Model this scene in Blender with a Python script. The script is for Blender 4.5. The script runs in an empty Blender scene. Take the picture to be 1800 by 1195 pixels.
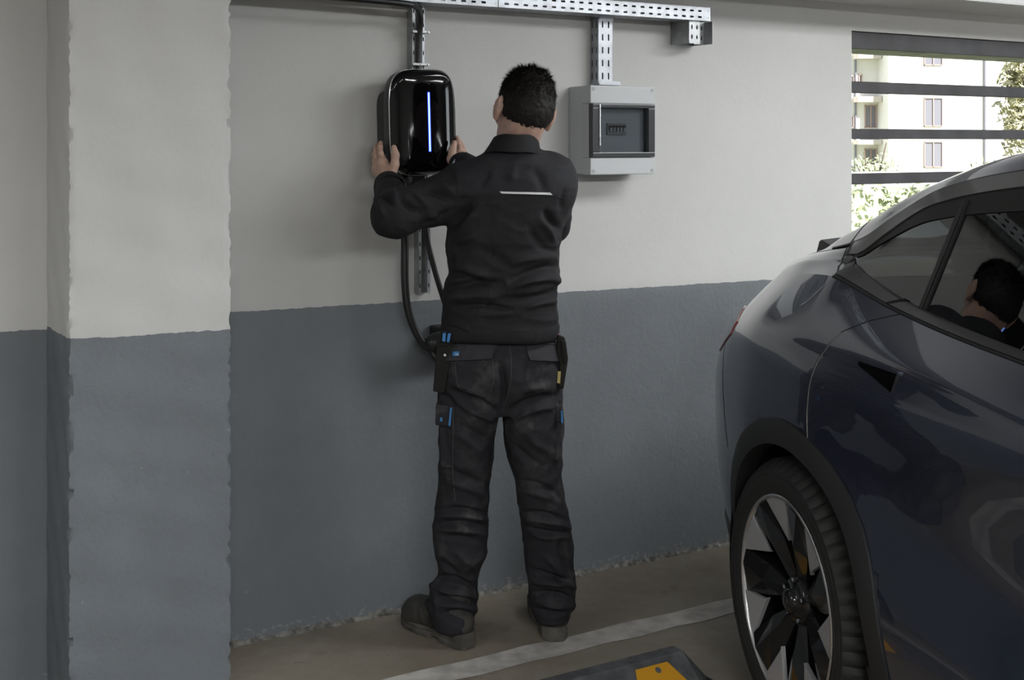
import bpy, bmesh, math, random
import numpy as np
from mathutils import Vector, Matrix
from mathutils.bvhtree import BVHTree
try:
    import openvdb
except ImportError:
    import pyopenvdb as openvdb
random.seed(4); rng = np.random.default_rng(4)
sc = bpy.context.scene
COL = sc.collection
PI = math.pi

# ------------------------------------------------------------------ camera, light, exposure
F, PX, PY, EYE = 2200.0, 900.0, 250.0, 1.52
cd = bpy.data.cameras.new('camera'); cam = bpy.data.objects.new('camera', cd); COL.objects.link(cam)
cam.location = (0, 0, EYE); cam.rotation_euler = (PI/2, 0, 0)
cd.sensor_width = 36; cd.lens = 44.0; cd.shift_y = -347.5/1800; cd.clip_end = 400; cd.clip_start = .05
sc.camera = cam
sc.view_settings.view_transform = 'Standard'; sc.view_settings.look = 'None'
sc.view_settings.gamma = 1; sc.view_settings.use_curve_mapping = False
sc.view_settings.exposure = 0.0
w = bpy.data.worlds.new('world'); sc.world = w; w.use_nodes = True
bgn = w.node_tree.nodes['Background']; bgn.inputs[0].default_value = (.80, .88, 1.0, 1); bgn.inputs[1].default_value = 1.1
sd = bpy.data.lights.new('sun', 'SUN'); sun = bpy.data.objects.new('sun', sd); COL.objects.link(sun)
sd.energy = 11.5; sd.angle = .02; sd.color = (1, .96, .9)
sun.rotation_euler = (math.radians(52), 0, math.radians(25))      # shines away from the garage onto the houses

# wall frame: s along the wall, q out of it toward the room
A0 = Vector((-.12, 4.196, 0)); WD = Vector((.8498, .5271, 0)); WN = Vector((.5271, -.8498, 0))
WROT = math.atan2(WD.y, WD.x)
def W(s, q, z): return A0 + WD*s + WN*q + Vector((0, 0, z))
SL = .0134
def fz(p):                                                       # floor height (the deck falls a little to the right)
    return -SL*((p[0]-A0.x)*WD.x + (p[1]-A0.y)*WD.y)
def PT(x, y, Y): return Vector(((x-PX)/F*Y, Y, EYE-(y-PY)/F*Y))  # measured point at depth Y

def area(name, loc, size, power, target, color=(1, 1, 1)):
    l = bpy.data.lights.new(name, 'AREA'); o = bpy.data.objects.new(name, l); COL.objects.link(o)
    l.shape = 'RECTANGLE'; l.size, l.size_y = size; l.energy = power; l.color = color
    o.location = loc; o.rotation_euler = (Vector(target)-Vector(loc)).to_track_quat('-Z', 'Y').to_euler()
    return o
CEIL = 2.62
ADDED_LAMPS = [(1.9, 1.75, 78), (4.6, 1.75, 44), (-2.2, 5.4, 225), (.8, 5.4, 190), (3.8, 5.4, 170), (-4.2, 1.9, 40)]  # unseen lamps added to brighten the wall, pillar and floor
for i, (s, q, p) in enumerate(ADDED_LAMPS):
    o = area('added_lamp_light', W(s, q, CEIL-.085), (2.2, .7), p, W(s, q, 0), (.98, 1.0, 1.0)); o.rotation_euler = (0, 0, WROT)
area('right_fill_light', W(8.7, 4.6, 1.5), (3.4, 1.5), 85, W(0, .8, 1.3), (.90, .96, 1.0))  # added fill from the right, unseen; the wall there has no opening

# ------------------------------------------------------------------ materials
def mat(name, color, rough=.6, metal=0., coat=0., spec=.5, bump=0., bscale=200., var=0., vscale=6., bdist=.002, sheen=0.):
    m = bpy.data.materials.new(name); m.use_nodes = True
    n = m.node_tree.nodes; l = m.node_tree.links; b = n['Principled BSDF']
    b.inputs['Base Color'].default_value = (*color, 1); b.inputs['Roughness'].default_value = rough
    b.inputs['Metallic'].default_value = metal; b.inputs['Coat Weight'].default_value = coat
    b.inputs['Coat Roughness'].default_value = .04; b.inputs['Specular IOR Level'].default_value = spec
    b.inputs['Sheen Weight'].default_value = sheen
    if bump or var:
        tc = n.new('ShaderNodeTexCoord')
    if bump:
        t = n.new('ShaderNodeTexNoise'); t.inputs['Scale'].default_value = bscale; t.inputs['Detail'].default_value = 6
        bp = n.new('ShaderNodeBump'); bp.inputs['Strength'].default_value = bump; bp.inputs['Distance'].default_value = bdist
        l.new(tc.outputs['Object'], t.inputs['Vector']); l.new(t.outputs['Fac'], bp.inputs['Height']); l.new(bp.outputs['Normal'], b.inputs['Normal'])
    if var:
        t = n.new('ShaderNodeTexNoise'); t.inputs['Scale'].default_value = vscale; t.inputs['Detail'].default_value = 5
        r = n.new('ShaderNodeValToRGB'); r.color_ramp.elements[0].position = .35; r.color_ramp.elements[1].position = .65
        r.color_ramp.elements[0].color = (*[c*(1-var) for c in color], 1); r.color_ramp.elements[1].color = (*[min(1, c*(1+var)) for c in color], 1)
        l.new(tc.outputs['Object'], t.inputs['Vector']); l.new(t.outputs['Fac'], r.inputs[0]); l.new(r.outputs[0], b.inputs['Base Color'])
    return m

def node_noise(n, l, vec, scale, detail=5, rough=.6):
    t = n.new('ShaderNodeTexNoise'); t.inputs['Scale'].default_value = scale; t.inputs['Detail'].default_value = detail
    t.inputs['Roughness'].default_value = rough; l.new(vec, t.inputs['Vector']); return t.outputs['Fac']
def ramp(n, l, fac, stops):
    r = n.new('ShaderNodeValToRGB'); e = r.color_ramp.elements
    while len(e) < len(stops): e.new(.5)
    for k, (p, c) in enumerate(stops): e[k].position = p; e[k].color = (*c, 1) if len(c) == 3 else c
    l.new(fac, r.inputs[0]); return r.outputs[0]
def math_n(n, l, op, a, b=None):
    m = n.new('ShaderNodeMath'); m.operation = op
    for i, v in enumerate((a, b)):
        if v is None: continue
        if isinstance(v, (int, float)): m.inputs[i].default_value = v
        else: l.new(v, m.inputs[i])
    return m.outputs[0]
def mix(n, l, fac, a, b, mode='MIX'):
    m = n.new('ShaderNodeMix'); m.data_type = 'RGBA'; m.blend_type = mode
    for k, v in ((0, fac), (6, a), (7, b)):
        if isinstance(v, (int, float)): m.inputs[k].default_value = v
        elif isinstance(v, tuple): m.inputs[k].default_value = (*v, 1)
        else: l.new(v, m.inputs[k])
    return m.outputs[2]

def wall_mat(name, z0, slope, upper, lower, bstr=.35):
    m = bpy.data.materials.new(name); m.use_nodes = True
    n = m.node_tree.nodes; l = m.node_tree.links; b = n['Principled BSDF']
    b.inputs['Roughness'].default_value = .62; b.inputs['Specular IOR Level'].default_value = .3
    g = n.new('ShaderNodeNewGeometry'); pos = g.outputs['Position']
    sx = n.new('ShaderNodeSeparateXYZ'); l.new(pos, sx.inputs[0])
    z = math_n(n, l, 'ADD', sx.outputs[2], math_n(n, l, 'MULTIPLY', sx.outputs[0], slope))
    wob = math_n(n, l, 'MULTIPLY', math_n(n, l, 'SUBTRACT', node_noise(n, l, pos, 26, 6, .7), .5), .014)
    wob2 = math_n(n, l, 'MULTIPLY', math_n(n, l, 'SUBTRACT', node_noise(n, l, pos, 3, 2), .5), .012)
    z = math_n(n, l, 'ADD', z, math_n(n, l, 'ADD', wob, wob2))
    below = math_n(n, l, 'LESS_THAN', z, z0)
    big = node_noise(n, l, pos, 1.6, 4); mid = node_noise(n, l, pos, 9, 6, .65); fine = node_noise(n, l, pos, 60, 5, .7)
    up = ramp(n, l, big, [(.3, tuple(c*.93 for c in upper)), (.7, upper)])
    up = mix(n, l, math_n(n, l, 'MULTIPLY', math_n(n, l, 'GREATER_THAN', node_noise(n, l, pos, 17, 8, .72), .70), .45), up, tuple(c*.6 for c in upper))
    up = mix(n, l, math_n(n, l, 'MULTIPLY', math_n(n, l, 'GREATER_THAN', fine, .72), .35), up, tuple(c*.72 for c in upper))
    up = mix(n, l, ramp(n, l, mid, [(.4, (0, 0, 0)), (.75, (.3, .3, .3))]), up, tuple(c*.88 for c in upper))
    lo = ramp(n, l, big, [(.3, tuple(c*.88 for c in lower)), (.7, tuple(c*1.08 for c in lower))])
    lo = mix(n, l, ramp(n, l, mid, [(.35, (0, 0, 0)), (.8, (.5, .5, .5))]), lo, tuple(c*.8 for c in lower))
    chip = math_n(n, l, 'GREATER_THAN', node_noise(n, l, pos, 38, 3, .5), .765)
    lo = mix(n, l, math_n(n, l, 'MULTIPLY', chip, .5), lo, tuple(min(1, c*1.7) for c in lower))
    # scuffed, crumbled band right above the floor
    fl = math_n(n, l, 'ADD', sx.outputs[2], math_n(n, l, 'MULTIPLY', sx.outputs[0], .0158))
    scuff = math_n(n, l, 'MULTIPLY', math_n(n, l, 'LESS_THAN', fl, math_n(n, l, 'MULTIPLY', mid, .07)), math_n(n, l, 'GREATER_THAN', fine, .56))
    lo = mix(n, l, math_n(n, l, 'MULTIPLY', scuff, .4), lo, (.34, .34, .33))
    l.new(mix(n, l, below, up, lo), b.inputs['Base Color'])
    h = math_n(n, l, 'ADD', math_n(n, l, 'MULTIPLY', mid, .3), math_n(n, l, 'MULTIPLY', fine, .4))
    h = math_n(n, l, 'ADD', h, math_n(n, l, 'MULTIPLY', node_noise(n, l, pos, 34, 5, .65), .5))
    h = math_n(n, l, 'MULTIPLY', h, math_n(n, l, 'ADD', math_n(n, l, 'MULTIPLY', below, .7), .35))
    bp = n.new('ShaderNodeBump'); bp.inputs['Strength'].default_value = bstr*1.5; bp.inputs['Distance'].default_value = .009
    l.new(h, bp.inputs['Height']); l.new(bp.outputs['Normal'], b.inputs['Normal'])
    return m
UP = (.485, .485, .475); LO = (.165, .180, .195)
M_wall = wall_mat('wall_paint', .998, .0158, UP, LO)
M_pillar = wall_mat('pillar_paint', .984, .022, (.56, .56, .555), (.17, .188, .208), .5)
M_leftwall = wall_mat('left_wall_paint', 1.004, 0, (.55, .55, .54), (.165, .18, .195), .5)
M_ceiling = mat('ceiling_paint', (.55, .55, .56), .8, bump=.4, bscale=30, var=.06, vscale=3)

def floor_mat():
    m = bpy.data.materials.new('floor_concrete'); m.use_nodes = True
    n = m.node_tree.nodes; l = m.node_tree.links; b = n['Principled BSDF']
    g = n.new('ShaderNodeNewGeometry'); pos = g.outputs['Position']
    big = node_noise(n, l, pos, 2.2, 6, .6); mid = node_noise(n, l, pos, 11, 7, .7); fine = node_noise(n, l, pos, 90, 5, .7)
    c = ramp(n, l, big, [(.3, (.175, .145, .112)), (.5, (.235, .205, .165)), (.72, (.29, .265, .22))])
    c = mix(n, l, ramp(n, l, mid, [(.35, (0, 0, 0)), (.7, (.55, .55, .55))]), c, (.205, .175, .138))
    c = mix(n, l, math_n(n, l, 'MULTIPLY', math_n(n, l, 'GREATER_THAN', fine, .70), .4), c, (.34, .31, .27))
    c = mix(n, l, math_n(n, l, 'MULTIPLY', math_n(n, l, 'LESS_THAN', node_noise(n, l, pos, 5, 6, .65), .37), .35), c, (.12, .095, .072))
    l.new(c, b.inputs['Base Color'])
    l.new(ramp(n, l, mid, [(.3, (.42, .42, .42)), (.7, (.62, .62, .62))]), b.inputs['Roughness'])
    bp = n.new('ShaderNodeBump'); bp.inputs['Strength'].default_value = .35; bp.inputs['Distance'].default_value = .003
    l.new(math_n(n, l, 'ADD', mid, math_n(n, l, 'MULTIPLY', fine, .5)), bp.inputs['Height']); l.new(bp.outputs['Normal'], b.inputs['Normal'])
    return m
M_floor = floor_mat()
M_line = mat('worn_line_paint', (.43, .41, .38), .7, bump=.3, bscale=120, var=.22, vscale=14)
M_galv = mat('galvanised_steel', (.37, .385, .41), .42, metal=.85, bump=.12, bscale=160, var=.12, vscale=22)
M_galvd = mat('dull_galvanised_steel', (.36, .37, .38), .42, metal=.8, bump=.12, bscale=160, var=.2, vscale=22)
M_hole = mat('slot_shadow', (.02, .02, .02), .9)
M_gloss = mat('gloss_black_plastic', (.002, .002, .0025), .06, spec=.4)
M_sideplastic = mat('matt_charcoal_plastic', (.028, .028, .03), .45)
M_silver = mat('silver_rim', (.62, .62, .63), .25, metal=.9)
M_cable = mat('black_rubber_cable', (.012, .012, .013), .38)
M_rubber = mat('black_rubber', (.02, .02, .02), .6, bump=.2, bscale=90)
M_boxgrey = mat('light_grey_plastic', (.44, .455, .47), .5, bump=.05, bscale=400)
M_boxgrey2 = mat('inner_grey_plastic', (.42, .43, .44), .5)
M_dark = mat('dark_plastic', (.02, .02, .022), .4)
M_metalbar = mat('painted_slat', (.035, .034, .038), .55, bump=.25, bscale=60, var=.3, vscale=8)
M_yellow = mat('yellow_reflector', (.62, .30, .02), .4)
M_blockrub = mat('worn_rubber_block', (.085, .087, .093), .75, bump=.6, bscale=55, var=.35, vscale=18, bdist=.004)
M_skin = mat('skin', (.45, .29, .23), .5, bump=.12, bscale=120, var=.10, vscale=40)
b_ = M_skin.node_tree.nodes['Principled BSDF']; b_.inputs['Subsurface Weight'].default_value = .12; b_.inputs['Subsurface Radius'].default_value = (.02, .008, .005); b_.inputs['Subsurface Scale'].default_value = .3
M_hair = mat('dark_brown_hair', (.0075, .0055, .0045), .6, spec=.3, bump=.5, bscale=180, var=.4, vscale=30)
M_white = mat('white_cuff', (.6, .6, .6), .7)
M_blue = mat('blue_fabric', (.035, .17, .40), .6)
M_red = mat('red_plastic', (.45, .03, .025), .4)
M_label = mat('tan_label', (.38, .30, .12), .7)
M_strip = mat('reflective_strip', (.62, .63, .64), .4)
M_eye = mat('eye_white', (.7, .7, .68), .2)

def cloth(name, base, dust, amt):
    m = bpy.data.materials.new(name); m.use_nodes = True
    n = m.node_tree.nodes; l = m.node_tree.links; b = n['Principled BSDF']
    g = n.new('ShaderNodeTexCoord'); pos = g.outputs['Object']
    mid = node_noise(n, l, pos, 14, 6, .65); big = node_noise(n, l, pos, 5, 4); fine = node_noise(n, l, pos, 700, 2)
    f = math_n(n, l, 'MULTIPLY', ramp(n, l, mid, [(.5, (0, 0, 0)), (.8, (1, 1, 1))]), ramp(n, l, big, [(.4, (0, 0, 0)), (.7, (1, 1, 1))]))
    c = mix(n, l, math_n(n, l, 'MULTIPLY', f, amt), tuple(base), tuple(dust))
    spk = math_n(n, l, 'GREATER_THAN', node_noise(n, l, pos, 75, 3, .6), .755)
    c = mix(n, l, math_n(n, l, 'MULTIPLY', spk, amt*.8), c, tuple(min(1, d*1.5) for d in dust))
    l.new(c, b.inputs['Base Color']); b.inputs['Roughness'].default_value = .82; b.inputs['Specular IOR Level'].default_value = .25
    b.inputs['Sheen Weight'].default_value = .0
    bp = n.new('ShaderNodeBump'); bp.inputs['Strength'].default_value = .5; bp.inputs['Distance'].default_value = .008
    h = math_n(n, l, 'ADD', math_n(n, l, 'MULTIPLY', fine, .05), math_n(n, l, 'ADD', math_n(n, l, 'MULTIPLY', node_noise(n, l, pos, 20, 2, .4), 1.2), math_n(n, l, 'MULTIPLY', node_noise(n, l, pos, 60, 2), .14)))
    l.new(h, bp.inputs['Height']); l.new(bp.outputs['Normal'], b.inputs['Normal'])
    return m
M_jacket = cloth('charcoal_jacket_cloth', (.0135, .0135, .0155), (.075, .072, .072), .5)
M_jacket2 = cloth('panel_jacket_cloth', (.021, .021, .025), (.075, .074, .072), .35)
M_trous = cloth('dusty_charcoal_trouser_cloth', (.0195, .0188, .0225), (.13, .125, .125), 1.1)
M_flap = cloth('flap_cloth', (.030, .029, .034), (.12, .115, .115), .7)
M_pouch = cloth('black_pouch_cloth', (.012, .012, .011), (.05, .048, .042), .4)
M_boot = mat('dusty_black_leather', (.036, .034, .030), .6, bump=.3, bscale=80, var=.4, vscale=16)
M_sole = mat('dirty_grey_sole', (.085, .078, .066), .8, bump=.5, bscale=60, var=.4, vscale=18)

# ------------------------------------------------------------------ mesh helpers
def link(name, me, m=None, parent=None):
    o = bpy.data.objects.new(name, me); COL.objects.link(o)
    if m is not None and len(me.materials) == 0: me.materials.append(m)
    if parent: o.parent = parent
    return o
def mesh(name, vs, fs, m, parent=None, smooth=False):
    me = bpy.data.meshes.new(name); me.from_pydata([tuple(v) for v in vs], [], [tuple(f) for f in fs]); me.update()
    if smooth: me.shade_smooth()
    return link(name, me, m, parent)
def thing(name, label, cat, loc=(0, 0, 0), rot=(0, 0, 0), group=None):
    o = bpy.data.objects.new(name, None); COL.objects.link(o); o.location = loc; o.rotation_euler = rot; o.empty_display_size = .1
    return tag(o, label, cat, group)
def tag(o, label, cat=None, group=None):
    o['label'] = label
    if cat: o['category'] = cat
    if group: o['group'] = group
    return o
def struct(o): o['kind'] = 'structure'; return o
class MB:
    def __init__(s): s.v = []; s.f = []
    def add(s, vs, fs):
        k = len(s.v); s.v += [tuple(v) for v in vs]; s.f += [tuple(i+k for i in f) for f in fs]; return s
    def box(s, x0, x1, y0, y1, z0, z1):
        return s.add([(x, y, z) for x in (x0, x1) for y in (y0, y1) for z in (z0, z1)],
                     [(0, 1, 3, 2), (4, 6, 7, 5), (0, 4, 5, 1), (2, 3, 7, 6), (0, 2, 6, 4), (1, 5, 7, 3)])
    def tube(s, pts, r, n=12, cap=True):
        pts = [Vector(p) for p in pts]; rs = r if hasattr(r, '__len__') else [r]*len(pts)
        vs = []; up = Vector((0, 0, 1)); prev = None
        for i, p in enumerate(pts):
            t = (pts[min(i+1, len(pts)-1)]-pts[max(i-1, 0)]).normalized()
            if prev is None:
                a = t.cross(up)
                if a.length < 1e-3: a = t.cross(Vector((1, 0, 0)))
            else: a = prev-t*prev.dot(t)
            a.normalize(); prev = a; b = t.cross(a)
            vs += [p+(a*math.cos(2*PI*k/n)+b*math.sin(2*PI*k/n))*rs[i] for k in range(n)]
        fs = [(i*n+k, i*n+(k+1) % n, (i+1)*n+(k+1) % n, (i+1)*n+k) for i in range(len(pts)-1) for k in range(n)]
        if cap: fs += [tuple(range(n))[::-1], tuple((len(pts)-1)*n+k for k in range(n))]
        return s.add(vs, fs)
    def lathe(s, prof, n=32, axis='y', c=(0, 0, 0)):
        vs = []
        for (r, h) in prof:
            for k in range(n):
                a = 2*PI*k/n; x, y = r*math.cos(a), r*math.sin(a)
                vs.append((c[0]+x, c[1]+h, c[2]+y) if axis == 'y' else (c[0]+x, c[1]+y, c[2]+h))
        return s.add(vs, [(i*n+k, i*n+(k+1) % n, (i+1)*n+(k+1) % n, (i+1)*n+k) for i in range(len(prof)-1) for k in range(n)])
    def build(s, name, m, parent=None, smooth=False, bevel=0):
        o = mesh(name, s.v, s.f, m, parent, smooth)
        bm = bmesh.new(); bm.from_mesh(o.data); bmesh.ops.recalc_face_normals(bm, faces=bm.faces[:])
        if bevel:
            bmesh.ops.bevel(bm, geom=bm.edges[:], offset=bevel, segments=2, affect='EDGES', profile=.6)
        bm.to_mesh(o.data); bm.free()
        return o
def smoothpath(pts, k=8):
    P = [Vector(p) for p in pts]; P = [P[0]*2-P[1]]+P+[P[-1]*2-P[-2]]; out = []
    for i in range(1, len(P)-2):
        for j in range(k):
            t = j/k; a, b, c, d = P[i-1:i+3]
            out.append(.5*((2*b)+(c-a)*t+(2*a-5*b+4*c-d)*t*t+(3*b-a-3*c+d)*t**3))
    out.append(P[-2]); return out
def autosmooth(o, ang=35):
    me = o.data; me.shade_smooth()
    try: me.set_sharp_from_angle(angle=math.radians(ang))
    except Exception: pass
    return o

# ------------------------------------------------------------------ the room
# floor
vs = []; fs = []
S = np.linspace(-6, 9, 31); Q = np.linspace(-.02, 9.5, 20)
for s in S:
    for q in Q: vs.append(W(s, q, -SL*s))
for i in range(len(S)-1):
    for j in range(len(Q)-1): fs.append((i*len(Q)+j, i*len(Q)+j+1, (i+1)*len(Q)+j+1, (i+1)*len(Q)+j))
fl = struct(mesh('floor', vs, fs, M_floor))
for p in fl.data.polygons: p.flip()
# main wall with the slatted opening
S0, S1, ZB, ZT = 1.781, 5.6, 1.02, 1.978
mb = MB()
def wq(s0, s1, z0, z1): mb.add([W(s0, 0, z0), W(s1, 0, z0), W(s1, 0, z1), W(s0, 0, z1)], [(0, 1, 2, 3)])
H0 = -.15
T = -.24
def wbox(m_, s0, s1, q0, q1, z0, z1):
    m_.add([W(s, q, z) for s in (s0, s1) for q in (q0, q1) for z in (z0, z1)],
           [(0, 1, 3, 2), (4, 6, 7, 5), (0, 4, 5, 1), (2, 3, 7, 6), (0, 2, 6, 4), (1, 5, 7, 3)])
bm = bmesh.new()
outer = [(-6, H0), (9, H0), (9, CEIL), (-6, CEIL)]; hole = [(S0, ZB), (S1, ZB), (S1, ZT), (S0, ZT)]
# front and back skins from strips, then reveals
for q in (0, T):
    for (a, b, c, d) in ((-6, S0, H0, CEIL), (S1, 9, H0, CEIL), (S0, S1, H0, ZB), (S0, S1, ZT, CEIL)):
        mb.add([W(a, q, c), W(b, q, c), W(b, q, d), W(a, q, d)], [(0, 1, 2, 3)] if q == 0 else [(3, 2, 1, 0)])
for (a, b) in ((0, 1), (1, 2), (2, 3), (3, 0)):
    p, r = hole[a], hole[b]
    mb.add([W(p[0], 0, p[1]), W(r[0], 0, r[1]), W(r[0], T, r[1]), W(p[0], T, p[1])], [(0, 1, 2, 3)])
mb.add([W(-6, 0, CEIL), W(9, 0, CEIL), W(9, T, CEIL), W(-6, T, CEIL)], [(0, 1, 2, 3)])
struct(mesh('wall_front', mb.v, mb.f, M_wall))
bm.free()

# pillar: dense skin with a slightly ragged plaster arris
def chunk(name, m, s0, s1, q0, q1, z0, z1, amp):
    ns, nq, nz = max(2, int((s1-s0)/.012)), max(2, int((q1-q0)/.02)), int((z1-z0)/.012)
    ring = [(s0, q0+(q1-q0)*i/nq) for i in range(nq)]+[(s0+(s1-s0)*i/ns, q1) for i in range(ns)]+[(s1, q1-(q1-q0)*i/nq) for i in range(nq+1)]
    vs = []; n = len(ring)
    nz1 = nz+1
    corner = [nq, nq+ns]
    for k in range(nz1):
        z = z0+(z1-z0)*k/nz
        for i, (s, q) in enumerate(ring):
            d = 0
            ds = .0022*math.sin(s*31+z*9.3)+.0015*math.sin(z*41+s*13+q*50)
            for c in corner:
                if i == c:
                    h = abs(math.sin(z*57.0+c)*math.sin(z*23.7+1.3*c))**3*amp+random.random()**4*amp*1.2
                    sgn = 1 if c == nq else -1
                    s += sgn*h*.55; d -= h*.55
            vs.append(W(s+(.0015*math.sin(z*25+q*40) if i < nq or i > nq+ns else 0), q+d+(ds if nq < i < nq+ns else 0), z))
    fs = [(k*n+i, k*n+i+1, (k+1)*n+i+1, (k+1)*n+i) for k in range(nz) for i in range(n-1)]
    o = mesh(name, vs, fs, m)
    for p in o.data.polygons: p.flip()
    return autosmooth(o, 40)
PS0, PS1, PQ = -1.377, -.944, .272
struct(chunk('trim_1', M_pillar, PS0, PS1, -.01, PQ, -.1, CEIL, .010))
# coat of plaster on the bay to the left of the pillar
mb = MB(); wbox(mb, -6, PS0+.004, -.005, .003, -.1, CEIL); struct(mb.build('wall_left_bay', M_leftwall))
mb = MB(); wbox(mb, -6, 9, 0, .34, 2.085, CEIL); o = struct(mb.build('trim_2', M_ceiling, bevel=.01))
mb = MB(); wbox(mb, -6.2, 9.2, T, 9.7, CEIL, CEIL+.25); struct(mb.build('ceiling', M_ceiling))
M_far = wall_mat('far_wall_paint', 1.0, 0, (.42, .42, .41), (.12, .13, .14))
mb = MB(); wbox(mb, -6.2, 9.2, 9.5, 9.7, -.4, CEIL+.1); struct(mb.build('wall_back', M_far))
mb = MB(); wbox(mb, -6.2, -6, T, 9.5, -.4, CEIL+.1); struct(mb.build('wall_left', M_far))
mb = MB()
wbox(mb, 9, 9.2, T, 9.5, -.4, CEIL+.1); struct(mb.build('wall_right', M_far))
# crumbly mortar at the foot of the wall
vs = []; fs = []
ss = np.arange(PS1+.01, 3.4, .006); R_ = 6
for i, s in enumerate(ss):
    a = .006+.010*abs(math.sin(s*13.1))*abs(math.sin(s*31.7+.4))+.006*random.random()
    b = .006+.012*abs(math.sin(s*9.7+1))*abs(math.sin(s*27.1))+.007*random.random()
    for k in range(R_):
        t = k/(R_-1); vs.append(W(s, b*(1-t)**1.5+random.random()*.0015-.0005, -SL*s+a*t**1.5-.001+random.random()*.0015))
for i in range(len(ss)-1):
    for k in range(R_-1): fs.append((i*R_+k, (i+1)*R_+k, (i+1)*R_+k+1, i*R_+k+1))
M_mortar = mat('crumbled_mortar', (.17, .165, .15), .9, bump=.6, bscale=120, var=.6, vscale=35, bdist=.004)
o = struct(mesh('baseboard_front', vs, fs, M_mortar))
# slatted opening
win = struct(thing('window_1', 'wide unglazed opening with four dark horizontal slats', None, W(0, 0, 0), (0, 0, WROT)))
for (z0, z1, q0, q1) in ((1.906, 1.975, -.005, -.03), (1.724, 1.772, -.015, -.045), (1.533, 1.576, -.015, -.045), (1.345, 1.391, -.015, -.045)):
    mb = MB(); mb.box(S0-.002, S1, -q0, -q1, z0, z1); mb.build('slat', M_metalbar, win, bevel=.003)
mb = MB(); mb.box(S0+.0, S1, .035, .235, 1.906, 1.978); mb.build('lintel_strip', mat('weathered_board', (.30, .32, .24), .8, var=.3, vscale=12), win, bevel=.003)

# luminaires added out of frame to light the bay from above
M_tube = bpy.data.materials.new('tube_glow'); M_tube.use_nodes = True
e = M_tube.node_tree.nodes['Principled BSDF']; e.inputs['Emission Color'].default_value = (1, 1, 1, 1); e.inputs['Emission Strength'].default_value = 2.0
for i, (s, q, p) in enumerate(ADDED_LAMPS):
    t = thing('added_ceiling_lamp', ['unseen added tube lamp over the charger bay', 'unseen added tube lamp over the parked car', 'unseen added tube lamp over the left bay', 'unseen added tube lamp behind the camera', 'unseen added tube lamp over the far right aisle', 'unseen added tube lamp by the left wall'][i], 'lamp', W(s, q, CEIL), (0, 0, WROT))
    mb = MB(); mb.box(-1.15, 1.15, -.38, .38, -.05, 0); mb.build('housing', M_boxgrey, t, bevel=.006)
    for y in (-.2, .2):
        mb = MB(); mb.tube([(-1.1, y, -.064), (1.1, y, -.064)], .012); mb.build('tube', M_tube, t, True)

# parking line, laid on the sloping floor
vs = []; fs = []
ss = np.linspace(-1.5, 4.5, 120)
for s in ss:
    a = .004*math.sin(s*17)+.003*random.random(); b = .004*math.sin(s*23+2)+.003*random.random()
    vs += [W(s, .447+a+.012*(s-.1)*.5, -SL*s+.0015), W(s, .553+b+.012*(s-.1)*.5, -SL*s+.0015)]
fs = [(2*i, 2*i+1, 2*i+3, 2*i+2) for i in range(len(ss)-1)]
o = mesh('parking_line', vs, fs, M_line); o.data.flip_normals()
tag(o, 'pale worn painted line on the concrete floor parallel to the wall', 'road marking')

# ------------------------------------------------------------------ outside
M_fac = mat('pale_render', (.80, .79, .77), .9, var=.05, vscale=.4)
M_fac2 = mat('beige_render', (.60, .54, .49), .9, var=.06, vscale=.4)
M_pane = mat('far_pane', (.20, .20, .235), .2)
M_frame = mat('far_frame_brown', (.5, .34, .3), .7)  # brown lightened to paint in the outdoor haze
M_leaf = mat('haze_pale_leaf', (.38, .42, .28), .7, var=.4, vscale=2)  # green paled: washed-out haze outside is put into the colour
M_leaf2 = mat('yellow_leaf', (.52, .50, .30), .7, var=.4, vscale=2)  # yellow green, paled with the same painted-in haze
M_bark = mat('bark', (.12, .1, .08), .9)
M_grass = mat('grass', (.30, .33, .2), .9, var=.3, vscale=3)
mb = MB(); wbox(mb, -40, 150, -140, -.5, -1.2, -1.0); struct(mb.build('ground_outside', M_grass))
D = 80.0
def FX(x): return (x-PX)/F*D
def FZ(y, d=D): return EYE-(y-PY)/F*d
bld = thing('apartment_building', 'pale rendered apartment house seen between the slats', 'building', (FX(1700), D, -1.0))
ox = FX(1700)
def fb(m_, x0, x1, y0, y1, d0, d1): m_.box(FX(x0)-ox, FX(x1)-ox, d0, d1, FZ(y1)+1, FZ(y0)+1)
mb = MB(); fb(mb, 1562, 1762, -150, 341.8, 0, 10); mb.build('wall', M_fac, bld)
mb = MB(); fb(mb, 1440, 1562, -150, 341.8, 2.5, 10); mb.build('side_wing', M_fac, bld)
mb = MB(); fb(mb, 1762, 1850, -150, 341.8, 1.0, 10); mb.build('end_wall', M_fac2, bld)
for (x0, x1, y0, y1, d) in ((1624, 1656, 85, 115, 0), (1624, 1656, 172, 222, 0), (1624, 1656, 249, 294, 0), (1539, 1560, 183, 224, 2.5), (1539, 1560, 262, 298, 2.5),
                           (1513, 1519, 130, 146, 2.5), (1528, 1534, 127, 146, 2.5), (1513, 1519, 203, 224, 2.5), (1498, 1505, 206, 224, 2.5), (1498, 1505, 284, 300, 2.5)):
    mb = MB(); t_ = 1.2
    for a in ((x0, x0+t_, y0, y1), (x1-t_, x1, y0, y1), (x0, x1, y0, y0+t_), (x0, x1, y1-t_, y1)): fb(mb, *a, d-.12, d+.05)
    if x1-x0 > 15: fb(mb, (x0+x1)/2-.8, (x0+x1)/2+.8, y0, y1, d-.12, d+.05)
    f_ = mb.build('window_frame', M_frame, bld)
    mb = MB(); fb(mb, x0+t_, x1-t_, y0+t_, y1-t_, d-.03, d+.02); mb.build('pane', M_pane, f_)
for (y0, y1) in ((88, 100), (168, 178), (246, 254)):
    mb = MB(); fb(mb, 1518, 1561, y0, y1, 1.3, 2.6); mb.build('balcony', M_fac2, bld)
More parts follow.
